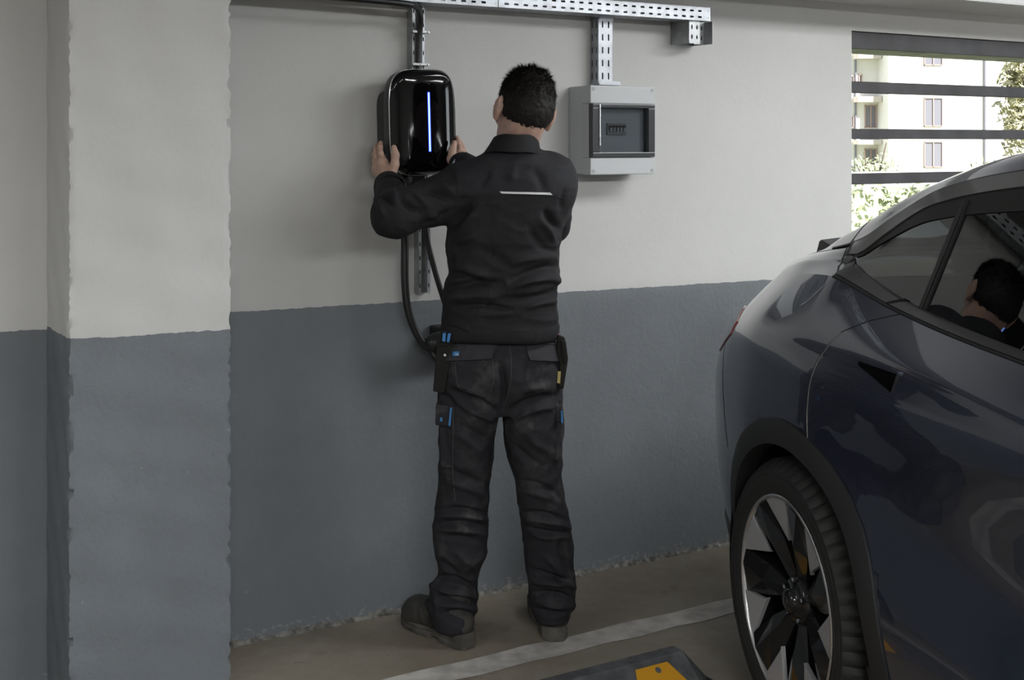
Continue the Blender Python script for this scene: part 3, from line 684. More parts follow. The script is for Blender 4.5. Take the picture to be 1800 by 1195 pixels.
# local car frame: x forward, y = toward the car's left = -CV, z up; visible flank is at y = -v
ST = {
 -1.03: [(.0,.30),(.20,.31),(.22,.42),(.24,.60),(.25,.75),(.25,.84),(.25,.88),(.25,.92),(.23,.95),(.2,.96),(.18,.97),(.16,.975),(.14,.98),(.07,.985),(0,.985)],
 -1.0: [(.0,.27),(.40,.28),(.42,.42),(.46,.60),(.47,.75),(.46,.84),(.45,.89),(.43,.94),(.40,.98),(.37,1.0),(.34,1.01),(.31,1.02),(.28,1.03),(.15,1.04),(0,1.045)],
 -.94: [(.0,.24),(.54,.25),(.57,.40),(.61,.60),(.62,.75),(.605,.83),(.58,.90),(.55,.955),(.51,1.00),(.49,1.03),(.46,1.045),(.43,1.055),(.40,1.065),(.22,1.08),(0,1.085)],
 -.86: [(.0,.22),(.65,.23),(.69,.38),(.725,.60),(.735,.75),(.722,.83),(.685,.91),(.64,.975),(.59,1.03),(.55,1.06),(.54,1.09),(.50,1.105),(.47,1.115),(.25,1.13),(0,1.135)],
 -.74: [(.0,.21),(.73,.22),(.775,.36),(.81,.58),(.818,.75),(.808,.85),(.775,.93),(.72,1.00),(.665,1.055),(.615,1.085),(.575,1.11),(.535,1.13),(.49,1.145),(.28,1.175),(0,1.18)],
 -.6: [(.0,.20),(.79,.21),(.835,.34),(.875,.56),(.885,.75),(.88,.865),(.848,.95),(.795,1.025),(.73,1.085),(.68,1.12),(.65,1.155),(.60,1.175),(.55,1.185),(.32,1.205),(0,1.21)],
 -.42: [(.0,.19),(.84,.20),(.88,.32),(.915,.54),(.93,.75),(.922,.89),(.90,.985),(.85,1.055),(.77,1.135),(.735,1.17),(.69,1.195),(.65,1.21),(.59,1.225),(.36,1.25),(0,1.26)],
 -.2: [(.0,.19),(.86,.20),(.905,.31),(.935,.54),(.95,.75),(.945,.92),(.93,1.01),(.895,1.07),(.80,1.175),(.765,1.21),(.735,1.225),(.705,1.24),(.65,1.285),(.38,1.32),(0,1.335)],
 .02: [(.0,.19),(.87,.20),(.915,.31),(.935,.54),(.95,.77),(.95,.94),(.932,1.02),(.905,1.07),(.815,1.19),(.757,1.222),(.745,1.24),(.728,1.285),(.645,1.37),(.38,1.405),(0,1.42)],
 .1: [(.0,.19),(.87,.20),(.915,.31),(.935,.54),(.95,.78),(.952,.945),(.932,1.02),(.905,1.07),(.812,1.178),(.765,1.203),(.722,1.29),(.705,1.335),(.63,1.405),(.38,1.44),(0,1.455)],
 .3: [(.0,.19),(.87,.20),(.915,.31),(.940,.51),(.935,.76),(.955,.95),(.935,1.02),(.91,1.065),(.82,1.148),(.78,1.165),(.70,1.38),(.678,1.422),(.60,1.472),(.37,1.51),(0,1.525)],
 .6: [(.0,.19),(.87,.20),(.915,.31),(.948,.49),(.918,.71),(.955,.95),(.94,1.015),(.92,1.055),(.835,1.122),(.80,1.137),(.685,1.43),(.66,1.472),(.60,1.525),(.36,1.575),(0,1.595)],
 1.0: [(.0,.19),(.87,.20),(.915,.31),(.950,.48),(.912,.69),(.955,.95),(.945,1.005),(.925,1.04),(.85,1.103),(.815,1.115),(.675,1.465),(.65,1.505),(.59,1.56),(.36,1.61),(0,1.63)],
 1.6: [(.0,.19),(.87,.20),(.915,.31),(.950,.48),(.912,.69),(.955,.94),(.945,.99),(.925,1.02),(.855,1.08),(.82,1.09),(.68,1.475),(.655,1.515),(.59,1.565),(.36,1.62),(0,1.64)],
 2.05: [(.0,.19),(.87,.20),(.915,.31),(.948,.49),(.918,.70),(.95,.92),(.94,.97),(.92,1.0),(.855,1.055),(.82,1.065),(.70,1.40),(.68,1.435),(.62,1.475),(.38,1.54),(0,1.56)],
 2.6: [(.0,.19),(.87,.20),(.915,.31),(.92,.54),(.94,.76),(.945,.88),(.935,.93),(.91,.965),(.85,1.02),(.82,1.035),(.775,1.12),(.76,1.15),(.71,1.19),(.42,1.26),(0,1.285)],
 2.9: [(.0,.19),(.87,.20),(.91,.31),(.93,.54),(.945,.75),(.94,.85),(.925,.90),(.89,.94),(.83,.985),(.80,1.0),(.76,1.01),(.73,1.02),(.68,1.03),(.42,1.07),(0,1.09)],
 3.3: [(.0,.20),(.82,.21),(.87,.31),(.91,.50),(.92,.68),(.91,.78),(.88,.83),(.83,.87),(.76,.90),(.72,.915),(.68,.925),(.64,.93),(.6,.94),(.36,.965),(0,.98)],
 3.6: [(.0,.22),(.68,.23),(.74,.31),(.78,.45),(.77,.60),(.74,.68),(.70,.72),(.65,.75),(.6,.775),(.56,.785),(.52,.79),(.48,.795),(.44,.80),(.25,.82),(0,.83)],
 3.74: [(.0,.26),(.4,.27),(.45,.33),(.47,.42),(.46,.52),(.43,.57),(.40,.60),(.37,.62),(.33,.64),(.3,.65),(.28,.655),(.25,.66),(.2,.665),(.1,.67),(0,.675)],
}
SU = np.array(sorted(ST)); SD = np.array([ST[u] for u in SU])      # (n,15,2)
def pchip_slopes(x, y):
    h = np.diff(x); d = np.diff(y)/h; m = np.zeros(len(y))
    for i in range(1, len(y)-1):
        if d[i-1]*d[i] > 0:
            w1, w2 = 2*h[i]+h[i-1], h[i]+2*h[i-1]; m[i] = (w1+w2)/(w1/d[i-1]+w2/d[i])
    m[0], m[-1] = d[0], d[-1]; return m
SLP = np.zeros_like(SD)
for j in range(15):
    for k in range(2): SLP[:, j, k] = pchip_slopes(SU, SD[:, j, k])
def section(u):
    u = min(max(u, SU[0]), SU[-1]); i = min(max(np.searchsorted(SU, u)-1, 0), len(SU)-2); h = SU[i+1]-SU[i]; t = (u-SU[i])/h
    return ((2*t**3-3*t*t+1)*SD[i]+(t**3-2*t*t+t)*h*SLP[i]+(-2*t**3+3*t*t)*SD[i+1]+(t**3-t*t)*h*SLP[i+1])
CREASE = {1, 8, 9, 10, 11}
SUB = 5
def prof(u):
    """dense profile rows: list of (v,w) with row parameter"""
    S_ = section(u); n_ = len(S_); T = np.zeros_like(S_)
    for j in range(n_):
        a = S_[max(j-1, 0)]; b = S_[min(j+1, n_-1)]; T[j] = (b-a)*.5
    out = []
    for j in range(n_-1):
        t0 = T[j].copy(); t1 = T[j+1].copy(); ch = S_[j+1]-S_[j]; L_ = np.linalg.norm(ch)
        for T_, idx in ((t0, j), (t1, j+1)):
            k = np.linalg.norm(T_)
            if k > 1e-6: T_ *= min(1.0, L_/k)
        if j in CREASE: t0 = ch
        if j+1 in CREASE: t1 = ch
        soft = .75 if j in (4, 5, 6) else 1
        for q in range(SUB):
            t = q/SUB; out.append((2*t**3-3*t*t+1)*S_[j]+(t**3-2*t*t+t)*t0+(-2*t**3+3*t*t)*S_[j+1]+(t**3-t*t)*t1)
    out.append(S_[-1]); return np.array(out)
def CP(u, v, w): return (u, -v, w)
def surf(u, r, off=0.):
    """point on the flank at row parameter r (0..14), pushed out by off"""
    P = prof(u); k = min(max(r*SUB, 0), len(P)-1.001); i = int(k); t = k-i
    p = P[i]*(1-t)+P[i+1]*t; d = P[i+1]-P[i]; L_ = math.hypot(*d)+1e-9; nv, nw = d[1]/L_, -d[0]/L_
    return (u, -(p[0]+nv*off), p[1]+nw*off)
def at_w(u, wz, off=0.):
    """flank point at height wz (rows 1..9)"""
    P = prof(u)[SUB:9*SUB+1]; i = min(max(int(np.searchsorted(P[:, 1], wz))-1, 0), len(P)-2)
    a, b = P[i], P[i+1]; t = (wz-a[1])/(b[1]-a[1]+1e-9); p = a+(b-a)*t; d = b-a; L_ = math.hypot(*d)+1e-9
    return (u, -(p[0]+d[1]/L_*off), p[1]-d[0]/L_*off)
us = np.concatenate([np.linspace(-1.03, -.9, 10, endpoint=False), np.linspace(-.9, 1.2, 106, endpoint=False), np.linspace(1.2, 3.74, 52)])
PR = np.array([prof(u) for u in us]); NR = PR.shape[1]
WCX, WCZ, RA = .03, .368, .434
def shell(name, r0, r1, m, u0=-2, u1=9, sides=(-1, 1), parent=None, arch=False, smooth=True):
    if r1 < 14 and r0 > 0 and len(sides) == 2: return [shell(name, r0, r1, m, u0, u1, (q,), parent, arch) for q in sides]
    a, b = int(r0*SUB), int(r1*SUB)
    vs = []; fs = []; idx = {}
    for sd_ in sides:
        base = len(vs)
        for i, u in enumerate(us):
            for j in range(a, b+1):
                v, w_ = PR[i, j]; x = u; z = w_
                if arch and v > .3:
                    for cx in (WCX, 2.915):
                        dx, dz = x-cx, z-WCZ; rr = math.hypot(dx, dz)
                        if abs(rr-RA) < .022 and z > .2: x = cx+dx/rr*RA; z = WCZ+dz/rr*RA
                vs.append((x, sd_*v, z))
        nn = b-a+1
        for i in range(len(us)-1):
            um = (us[i]+us[i+1])/2
            if um < u0 or um > u1: continue
            for j in range(b-a):
                q = (base+i*nn+j, base+(i+1)*nn+j, base+(i+1)*nn+j+1, base+i*nn+j+1)
                if arch and min(math.hypot(vs[k][0]-cx, vs[k][2]-WCZ) for k in q for cx in (WCX, 2.915)) < RA-.003 and (a+j) < 7.5*SUB: 
                    c = [sum(vs[k][t] for k in q)/4 for t in (0, 2)]
                    if min(math.hypot(c[0]-cx, c[1]-WCZ) for cx in (WCX, 2.915)) < RA: continue
                fs.append(q if sd_ < 0 else q[::-1])
    o = mesh(name, vs, fs, m, parent)
    bm = bmesh.new(); bm.from_mesh(o.data); bmesh.ops.delete(bm, geom=[v for v in bm.verts if not v.link_faces], context='VERTS')
    bmesh.ops.remove_doubles(bm, verts=bm.verts[:], dist=1e-5); bmesh.ops.recalc_face_normals(bm, faces=bm.faces[:]); bm.to_mesh(o.data); bm.free()
    o.data.shade_smooth(); return o
def flipcheck(o, ref):
    return o
shell('side_panel', 1, 8, M_car, arch=True, parent=car)
shell('underbody', 0, 1, M_clad, parent=car)
GU0, GU1 = .03, 2.72
UPR = [shell('tail_panel', 8, 14, M_car, u1=-.60, parent=car), shell('rear_window', 11.99, 14, M_roofg, -.60, .22, parent=car), shell('quarter_panel', 8, 10.99, M_car, -.60, GU0, parent=car)]
shell('roof_rail', 11, 12, M_car, -.60, 2.06, parent=car)
shell('roof_glass', 12, 14, M_roofg, .22, 2.05, parent=car)
shell('windscreen', 11, 14, M_roofg, 2.05, 2.88, parent=car)
shell('bonnet', 8, 14, M_car, GU1+.16, parent=car)
shell('front_pillar', 8, 11, M_satin, GU1, GU1+.16, parent=car)
shell('side_glass', 9, 10, M_glass, GU0, GU1, parent=car)
def ribbon(name, ulist, ra, rb, off, m, both=True, parent=car, thick=.004, n_=4):
    """strip on the flank between row params ra(u) and rb(u)"""
    for sg in ((1, -1) if both else (1,)):
        mb = MB(); vs = []
        for u in ulist:
            for k in range(n_+1):
                r_ = ra(u)+(rb(u)-ra(u))*k/n_; p = surf(u, r_, off); vs.append((p[0], sg*p[1], p[2]))
            p = surf(u, rb(u), -thick); vs.append((p[0], sg*p[1], p[2])); p = surf(u, ra(u), -thick); vs.append((p[0], sg*p[1], p[2]))
        K = n_+3
        fs = [(i*K+k, (i+1)*K+k, (i+1)*K+(k+1) % K, i*K+(k+1) % K) for i in range(len(ulist)-1) for k in range(K)]
        fs += [tuple(range(K)), tuple((len(ulist)-1)*K+k for k in range(K))]
        mb.add(vs, fs); autosmooth(mb.build(name, m, parent), 40)
uG = np.linspace(GU0-.015, GU1, 110)
ribbon('lower_window_trim', uG, lambda u: 8.12, lambda u: 9.0, .004, M_satin)
ribbon('waist_seal', uG, lambda u: 7.98, lambda u: 8.10, .0025, M_gap)
ribbon('glass_seal', uG, lambda u: 9.85-.0*u, lambda u: 10.15, .003, M_seal)
ribbon('upper_window_trim', np.linspace(-.03, GU1, 110), lambda u: 10.15, lambda u: 10.98, .006, M_band)
ribbon('roof_gutter', np.linspace(-.2, 2.1, 90), lambda u: 11.0, lambda u: 11.07, .003, M_gap)
# the frame closes round the rear tip of the glass
def poly_ribbon(name, path, wd_, off, m, parent=car, both=True, ends=(1, 1)):
    """band of width wd_ along a path of (u, row) on the flank"""
    P = [Vector(surf(u, r_, off)) for (u, r_) in path]; Q = [Vector(surf(u, r_, -.004)) for (u, r_) in path]
    for sg in ((1, -1) if both else (1,)):
        vs = []; mb = MB()
        for i, p in enumerate(P):
            t = (P[min(i+1, len(P)-1)]-P[max(i-1, 0)]).normalized(); nn = (P[i]-Q[i]).normalized(); b = t.cross(nn); 
            wv = wd_[i] if hasattr(wd_, '__len__') else wd_
            for c in (p+b*wv/2, p-b*wv/2, Q[i]-b*wv/2, Q[i]+b*wv/2): vs.append((c[0], sg*c[1], c[2]))
        fs = [(i*4+k, (i+1)*4+k, (i+1)*4+(k+1) % 4, i*4+(k+1) % 4) for i in range(len(P)-1) for k in range(4)]+[(0, 1, 2, 3), tuple(len(P)*4-4+k for k in range(4))]
        mb.add(vs, fs); mb.build(name, m, parent)
def dens(path, k=6):
    out = []
    for (a, b) in zip(path[:-1], path[1:]):
        for i in range(k): t = i/k; out.append((a[0]+(b[0]-a[0])*t, a[1]+(b[1]-a[1])*t))
    return out+[path[-1]]
poly_ribbon('frame_corner', dens([(-.025, 11.0), (-.035, 10.3), (-.02, 9.4), (.03, 8.6), (.10, 8.5)], 5), [.03]*20+[.02], .0045, M_satin)
poly_ribbon('quarter_seam', dens([(-.075, 11.9), (-.078, 11.0), (-.062, 9.8), (-.03, 8.7), (.03, 8.05)], 6), .005, .0008, M_gap)
# pillar between quarter glass and door glass
poly_ribbon('glass_divider', dens([(.385, 9.0), (.400, 9.5), (.415, 9.98)], 6), [.015]*6+[.018]*7, .0035, M_satin)
poly_ribbon('door_glass_edge', dens([(.403, 9.0), (.419, 9.5), (.434, 9.98)], 6), .008, .005, M_seal)
poly_ribbon('centre_pillar', dens([(1.33, 9.0), (1.40, 9.5), (1.45, 10.0)], 6), .10, .004, M_seal)
poly_ribbon('trim_joint', dens([(.285, 8.1), (.30, 8.6), (.315, 9.0)], 5), .004, .007, M_gap)
# shut lines
def wline(name, path, wid, off, m, both=True):
    P = [Vector(at_w(u, z, off)) for (u, z) in path]; Q = [Vector(at_w(u, z, -.004)) for (u, z) in path]
    for sg in ((1, -1) if both else (1,)):
        vs = []; mb = MB()
        for i, p in enumerate(P):
            t = (P[min(i+1, len(P)-1)]-P[max(i-1, 0)]).normalized(); nn = (p-Q[i]).normalized(); b = t.cross(nn)
            for c in (p+b*wid/2, p-b*wid/2, Q[i]-b*wid/2, Q[i]+b*wid/2): vs.append((c[0], sg*c[1], c[2]))
        fs = [(i*4+k, (i+1)*4+k, (i+1)*4+(k+1) % 4, i*4+(k+1) % 4) for i in range(len(P)-1) for k in range(4)]+[(0, 1, 2, 3), tuple(len(P)*4-4+k for k in range(4))]
        mb.add(vs, fs); mb.build(name, m, car)
wline('door_shut_line', dens([(.36, 1.14), (.28, 1.115), (.215, 1.08), (.175, 1.01), (.155, .93), (.143, .87), (.14, .80)], 4), .0035, .0006, M_gap)
wline('door_edge_glint', dens([(.218, 1.078), (.179, 1.01), (.159, .93), (.147, .87), (.144, .80)], 4), .0016, .0014, M_silver)
wline('front_door_shut_line', dens([(1.36, 1.08), (1.36, .8), (1.34, .4)], 6), .005, .0006, M_gap)
# tail light wrapped round the corner and the bumper joint
def wpatch(name, us_, lo, hi, off, m, parent=car, both=True, n_=5, t_=.004):
    for sg in ((1, -1) if both else (1,)):
        vs = []; mb = MB()
        for u in us_:
            row = [at_w(u, lo(u)+(hi(u)-lo(u))*k/n_, off) for k in range(n_+1)]+[at_w(u, hi(u), -t_), at_w(u, lo(u), -t_)]
            vs += [(p[0], sg*p[1], p[2]) for p in row]
        K = n_+3
        fs = [(i*K+k, (i+1)*K+k, (i+1)*K+(k+1) % K, i*K+(k+1) % K) for i in range(len(us_)-1) for k in range(K)]+[tuple(range(K)), tuple((len(us_)-1)*K+k for k in range(K))]
        mb.add(vs, fs); autosmooth(mb.build(name, m, parent), 40)
ul = np.linspace(-.99, -.46, 26)
wpatch('tail_light', ul, lambda u: np.interp(u, [-.99, -.6, -.46], [.83, .90, .975]), lambda u: np.interp(u, [-.99, -.86, -.6, -.46], [.93, .985, 1.035, 1.01]), .004, M_tail)
wline('bumper_joint', dens([(-.52, .955), (-.47, .88), (-.43, .78), (-.40, .66)], 5), .004, .0006, M_gap)
wpatch('lower_bumper', np.linspace(-1.02, -.36, 30), lambda u: .235+.02*(u < -.9), lambda u: .40, .006, M_clad)
wpatch('sill_cladding', np.linspace(.40, 2.5, 60), lambda u: .21, lambda u: .36, .008, M_clad)
# door handle: recess and lifted bar
wpatch('handle_recess', np.linspace(.365, .535, 8), lambda u: np.interp(u, [.365, .535], [1.028, .998]), lambda u: 1.040, .0030, M_gloss)
wpatch('door_handle', np.linspace(.36, .54, 8), lambda u: 1.036, lambda u: 1.043, .006, M_car)
wpatch('handle_edge', np.linspace(.533, .537, 3), lambda u: .998, lambda u: 1.040, .0034, M_satin)
# wheel arches
def arc(cx, R0, R1, off, a0, a1, n_=56, depth=.05):
    for sg in (1, -1):
        vs = []; mb = MB()
        for k in range(n_+1):
            a = math.radians(a0+(a1-a0)*k/n_); c, s_ = math.cos(a), math.sin(a)
            def pt(R, o_):
                x, z = cx+R*c, WCZ+R*s_; p = at_w(x, max(z, .22), o_); return Vector((x, sg*p[1], z))
            o1, o0 = pt(R1, off*.4), pt(R0, off); mid = pt((R0+R1)/2, off*1.15); inn = Vector((o0.x, o0.y-sg*-1*depth, o0.z)); oin = Vector((o1.x, o1.y+sg*.02, o1.z))
            vs += [inn, o0, mid, o1, oin]
        mb.add(vs, [(i*5+k, (i+1)*5+k, (i+1)*5+k+1, i*5+k+1) for i in range(n_) for k in range(4)])
        autosmooth(mb.build('wheel_arch_trim', M_clad, car), 50)
for cx in (WCX, 2.915):
    arc(cx, .395, .460, .012, -22, 187)
    for sg in (1, -1):
        n_ = 40; vs = []; mb = MB()
        for k in range(n_+1):
            a = math.radians(-25+230*k/n_); x, z = cx+.415*math.cos(a), WCZ+.415*math.sin(a); vs += [(x, -sg*.93, z), (x, -sg*.55, z)]
        mb.add(vs, [(2*i, 2*i+2, 2*i+3, 2*i+1) for i in range(n_)])
        mb.add([(cx, -sg*.55, WCZ)]+[vs[2*i+1] for i in range(n_+1)], [(0, i+1, i+2) for i in range(n_)])
        mb.build('wheel_well', M_well, car)
# rear spoiler on the tailgate
mb = MB(); vs = []; K = 5; vv = np.linspace(-.52, .52, 41)
for v in vv:
    a = abs(v)/.52; x = -.80+.13*a**2.2; z = 1.180-.006*a**2; h = .060-.004*a
    vs += [(x+.20, v, z+.012), (x+.10, v, z+.030+h*.25), (x+.040, v, z+h), (x+.026, v, z+h-.006), (x-.012, v, z-.02)]
mb.add(vs, [(i*K+k, (i+1)*K+k, (i+1)*K+(k+1) % K, i*K+(k+1) % K) for i in range(40) for k in range(K)]); mb.add(vs, [tuple(range(K)), tuple(40*K+k for k in range(K))])
autosmooth(mb.build('rear_spoiler', M_clad, car), 50)
# lower lamps and plate area at the front kept simple but present
for sg in (1, -1):
    mb = MB(); vs = []
    for u in np.linspace(3.2, 3.6, 12):
        for zf in (0, 1):
            p = at_w(u, np.interp(u, [3.2, 3.6], [.80, .66])+.06*zf, .004); vs.append((p[0], sg*p[1], p[2]))
    mb.add(vs, [(2*i, 2*i+2, 2*i+3, 2*i+1) for i in range(11)]); mb.build('headlamp', mat('headlamp_lens', (.5, .5, .52), .1, coat=1), car)
# cabin: tub, headlining and seats
mb = MB(); mb.box(-.55, 2.75, -.74, .74, .34, .402); mb.box(-.55, -.5, -.66, .66, .4, 1.12); mb.box(2.55, 2.8, -.74, .74, .4, .98); mb.build('cabin_tub', M_well, car)
for sg in (-1, 1):
    mb = MB(); mb.box(.0, 2.7, min(sg*.76, sg*.80), max(sg*.76, sg*.80), .4, 1.085); mb.build('door_lining', M_seat, car)
vs = []; fs = []; uu = np.linspace(.1, 2.0, 24)
for u in uu:
    s_ = section(u)
    for k, (v, w_) in enumerate(((-s_[12][0]+.03, s_[12][1]-.03), (-s_[13][0], s_[13][1]-.035), (0, s_[14][1]-.035), (s_[13][0], s_[13][1]-.035), (s_[12][0]-.03, s_[12][1]-.03))): vs.append((u, v, w_))
fs = [(i*5+k, (i+1)*5+k, (i+1)*5+k+1, i*5+k+1) for i in range(23) for k in range(4)]
mesh('headlining', vs, fs, M_head, car, True)
def seat(x, y, wdt):
    mb = MB()
    rings = [(x-.02, .50, .5, .12), (x-.06, .62, .52, .13), (x-.13, .80, .53, .12), (x-.19, 1.00, .50, .10), (x-.22, 1.12, .42, .085), (x-.235, 1.17, .30, .06), (x-.24, 1.19, .12, .03)]
    vs = []; n_ = 28
    for (cx, z, wd_, dp) in rings:
        for k in range(n_):
            a = 2*PI*k/n_; c, s_ = math.cos(a), math.sin(a)
            vs.append((cx+dp*math.copysign(abs(c)**.7, c), y+wd_*wdt*math.copysign(abs(s_)**.6, s_), z))
    mb.add(vs, [(i*n_+k, i*n_+(k+1) % n_, (i+1)*n_+(k+1) % n_, (i+1)*n_+k) for i in range(len(rings)-1) for k in range(n_)]+[tuple((len(rings)-1)*n_+k for k in range(n_))])
    s1 = mb.build('seat_back', M_seat, car, True)
    mb = MB(); vs = []
    for (cx, z, wd_, dp) in [(x-.235, 1.19, .10, .03), (x-.24, 1.21, .22, .05), (x-.25, 1.28, .26, .06), (x-.26, 1.35, .24, .05), (x-.265, 1.38, .16, .025)]:
        for k in range(n_):
            a = 2*PI*k/n_; c, s_ = math.cos(a), math.sin(a); vs.append((cx+dp*math.copysign(abs(c)**.7, c), y+wd_*wdt*math.copysign(abs(s_)**.6, s_), z))
    mb.add(vs, [(i*n_+k, i*n_+(k+1) % n_, (i+1)*n_+(k+1) % n_, (i+1)*n_+k) for i in range(4) for k in range(n_)]+[tuple(4*n_+k for k in range(n_)), tuple(range(n_))])
    mb.build('headrest', M_seat, s1, True)
    mb = MB(); mb.box(x-.05, x+.45, y-.26*wdt*1.9, y+.26*wdt*1.9, .40, .55); mb.build('seat_cushion', M_seat, s1, bevel=.03)
for (x, y, k) in ((.52, -.36, .66), (.52, .36, .66), (1.50, -.37, .5), (1.50, .37, .5)): seat(x, y, k)

# wheels
def wheel(cx, sg):
    R = .359
    wh = bpy.data.objects.new('rear_wheel' if cx < 1 else 'front_wheel', None); COL.objects.link(wh); wh.parent = car; wh.location = (cx, -sg*.94, R-.001); wh.scale = (1.004, 1, 1.004)
    wh.rotation_euler = (0, 0, 0 if sg > 0 else PI)
    # local: +y inward, -y outward
    n_ = 180; pr = [(.262, .004), (.275, -.004), (.300, -.010), (.325, -.006), (.340, .006), (.351, .022), (.3555, .034), (.357, .050), (.357, .070), (.350, .071), (.350, .080), (.357, .081), (.357, .112), (.349, .113), (.349, .122), (.357, .123),
                    (.357, .152), (.350, .153), (.350, .162), (.357, .163), (.3555, .19), (.345, .215), (.32, .232), (.27, .225)]
    vs = []
    for i, (r_, h) in enumerate(pr):
        for k in range(n_):
            a = 2*PI*k/n_; rr = r_
            if i in (4, 5, 6, 7, 8, 19, 20, 21) and k % 3 == 0: rr -= .010
            vs.append((rr*math.cos(a), h, rr*math.sin(a)))
    mesh('tyre', vs, [(i*n_+k, (i+1)*n_+k, (i+1)*n_+(k+1) % n_, i*n_+(k+1) % n_) for i in range(len(pr)-1) for k in range(n_)], M_tyre, wh); autosmooth(wh.children[-1], 25)
    mb = MB()
    for rr in (.290, .316):
        mb.lathe([(rr-.0012, -.0078 if rr < .3 else -.0088), (rr, -.0098 if rr < .3 else -.0105), (rr+.0012, -.0078 if rr < .3 else -.0088)], 120, 'y')
    mb.build('sidewall_ridge', M_tyre, wh, True)
    mb = MB(); mb.lathe([(.265, .0), (.262, -.003), (.257, -.002), (.254, .004), (.250, .03), (.242, .16), (.24, .2)], 120, 'y'); mb.build('rim_lip', M_silver, wh, True).data.name = 'rim_lip'
    rim = wh.children[-1]
    mb = MB(); mb.lathe([(.2505, .008), (.245, .06), (.238, .15), (.10, .155), (.02, .15), (.0001, .15)], 96, 'y'); mb.build('barrel', M_well, rim, True)
    def pp(r_, deg, y): a = math.radians(deg); return (r_*math.cos(a), y, r_*math.sin(a))
    for k in range(7):
        th = 103+k*360/7
        # silver face wedge
        outer = [pp(.2535, th-13+26*i/6, .004) for i in range(7)]; tip = [pp(.150, th-9, .020), pp(.158, th-7.5, .018)]
        f = outer+tip; g2 = [(x, y+.012, z) for (x, y, z) in f]; m_ = len(f)
        mesh('face_insert', f+g2, [tuple(range(m_))[::-1]]+[(i, (i+1) % m_, m_+(i+1) % m_, m_+i) for i in range(m_)], M_rims, wh)
        # dark blade between the inserts: two facets meeting on a ridge
        t2 = th+360/14
        A_ = [pp(.050, t2-16, .052), pp(.150, t2-17.5, .030), pp(.2505, t2-13.5, .006)]
        B_ = [pp(.046, t2+2, .040), pp(.150, t2-1, .010), pp(.2515, t2-4, -.001)]
        C_ = [pp(.050, t2+20, .052), pp(.156, t2+15, .034), pp(.2505, t2+13.5, .010)]
        D_ = [pp(.050, t2-18, .09), pp(.150, t2-19, .08), pp(.249, t2-14, .05)]
        E_ = [pp(.050, t2+22, .09), pp(.156, t2+17, .08), pp(.249, t2+14, .05)]
        v_ = D_+A_+B_+C_+E_; f_ = []
        for r_ in range(4):
            for c_ in range(2): f_.append((r_*3+c_, r_*3+c_+1, (r_+1)*3+c_+1, (r_+1)*3+c_))
        o = mesh('spoke', v_, f_, M_rimd, wh)
    mb = MB(); mb.lathe([(.062, .055), (.060, .034), (.050, .028), (.034, .026), (.031, .018), (.029, .010), (.020, .007), (.0001, .006)], 40, 'y'); hub = mb.build('hub', M_rimd, wh, True)
    mb = MB(); mb.lathe([(.0095, .0072), (.0095, .0048), (.012, .0048), (.012, .0072)], 24, 'y'); mb.build('emblem', M_satin, hub, True)
    for k in range(5):
        a = 2*PI*k/5+.3; mb = MB(); mb.lathe([(.009, .050), (.009, .024), (.006, .021), (.0001, .021)], 6, 'y', (.052*math.cos(a), 0, .052*math.sin(a))); mb.build('wheel_nut', M_satin, hub)
for cx in (-.012, 2.905):
    for sg in (1, -1): wheel(cx, sg)

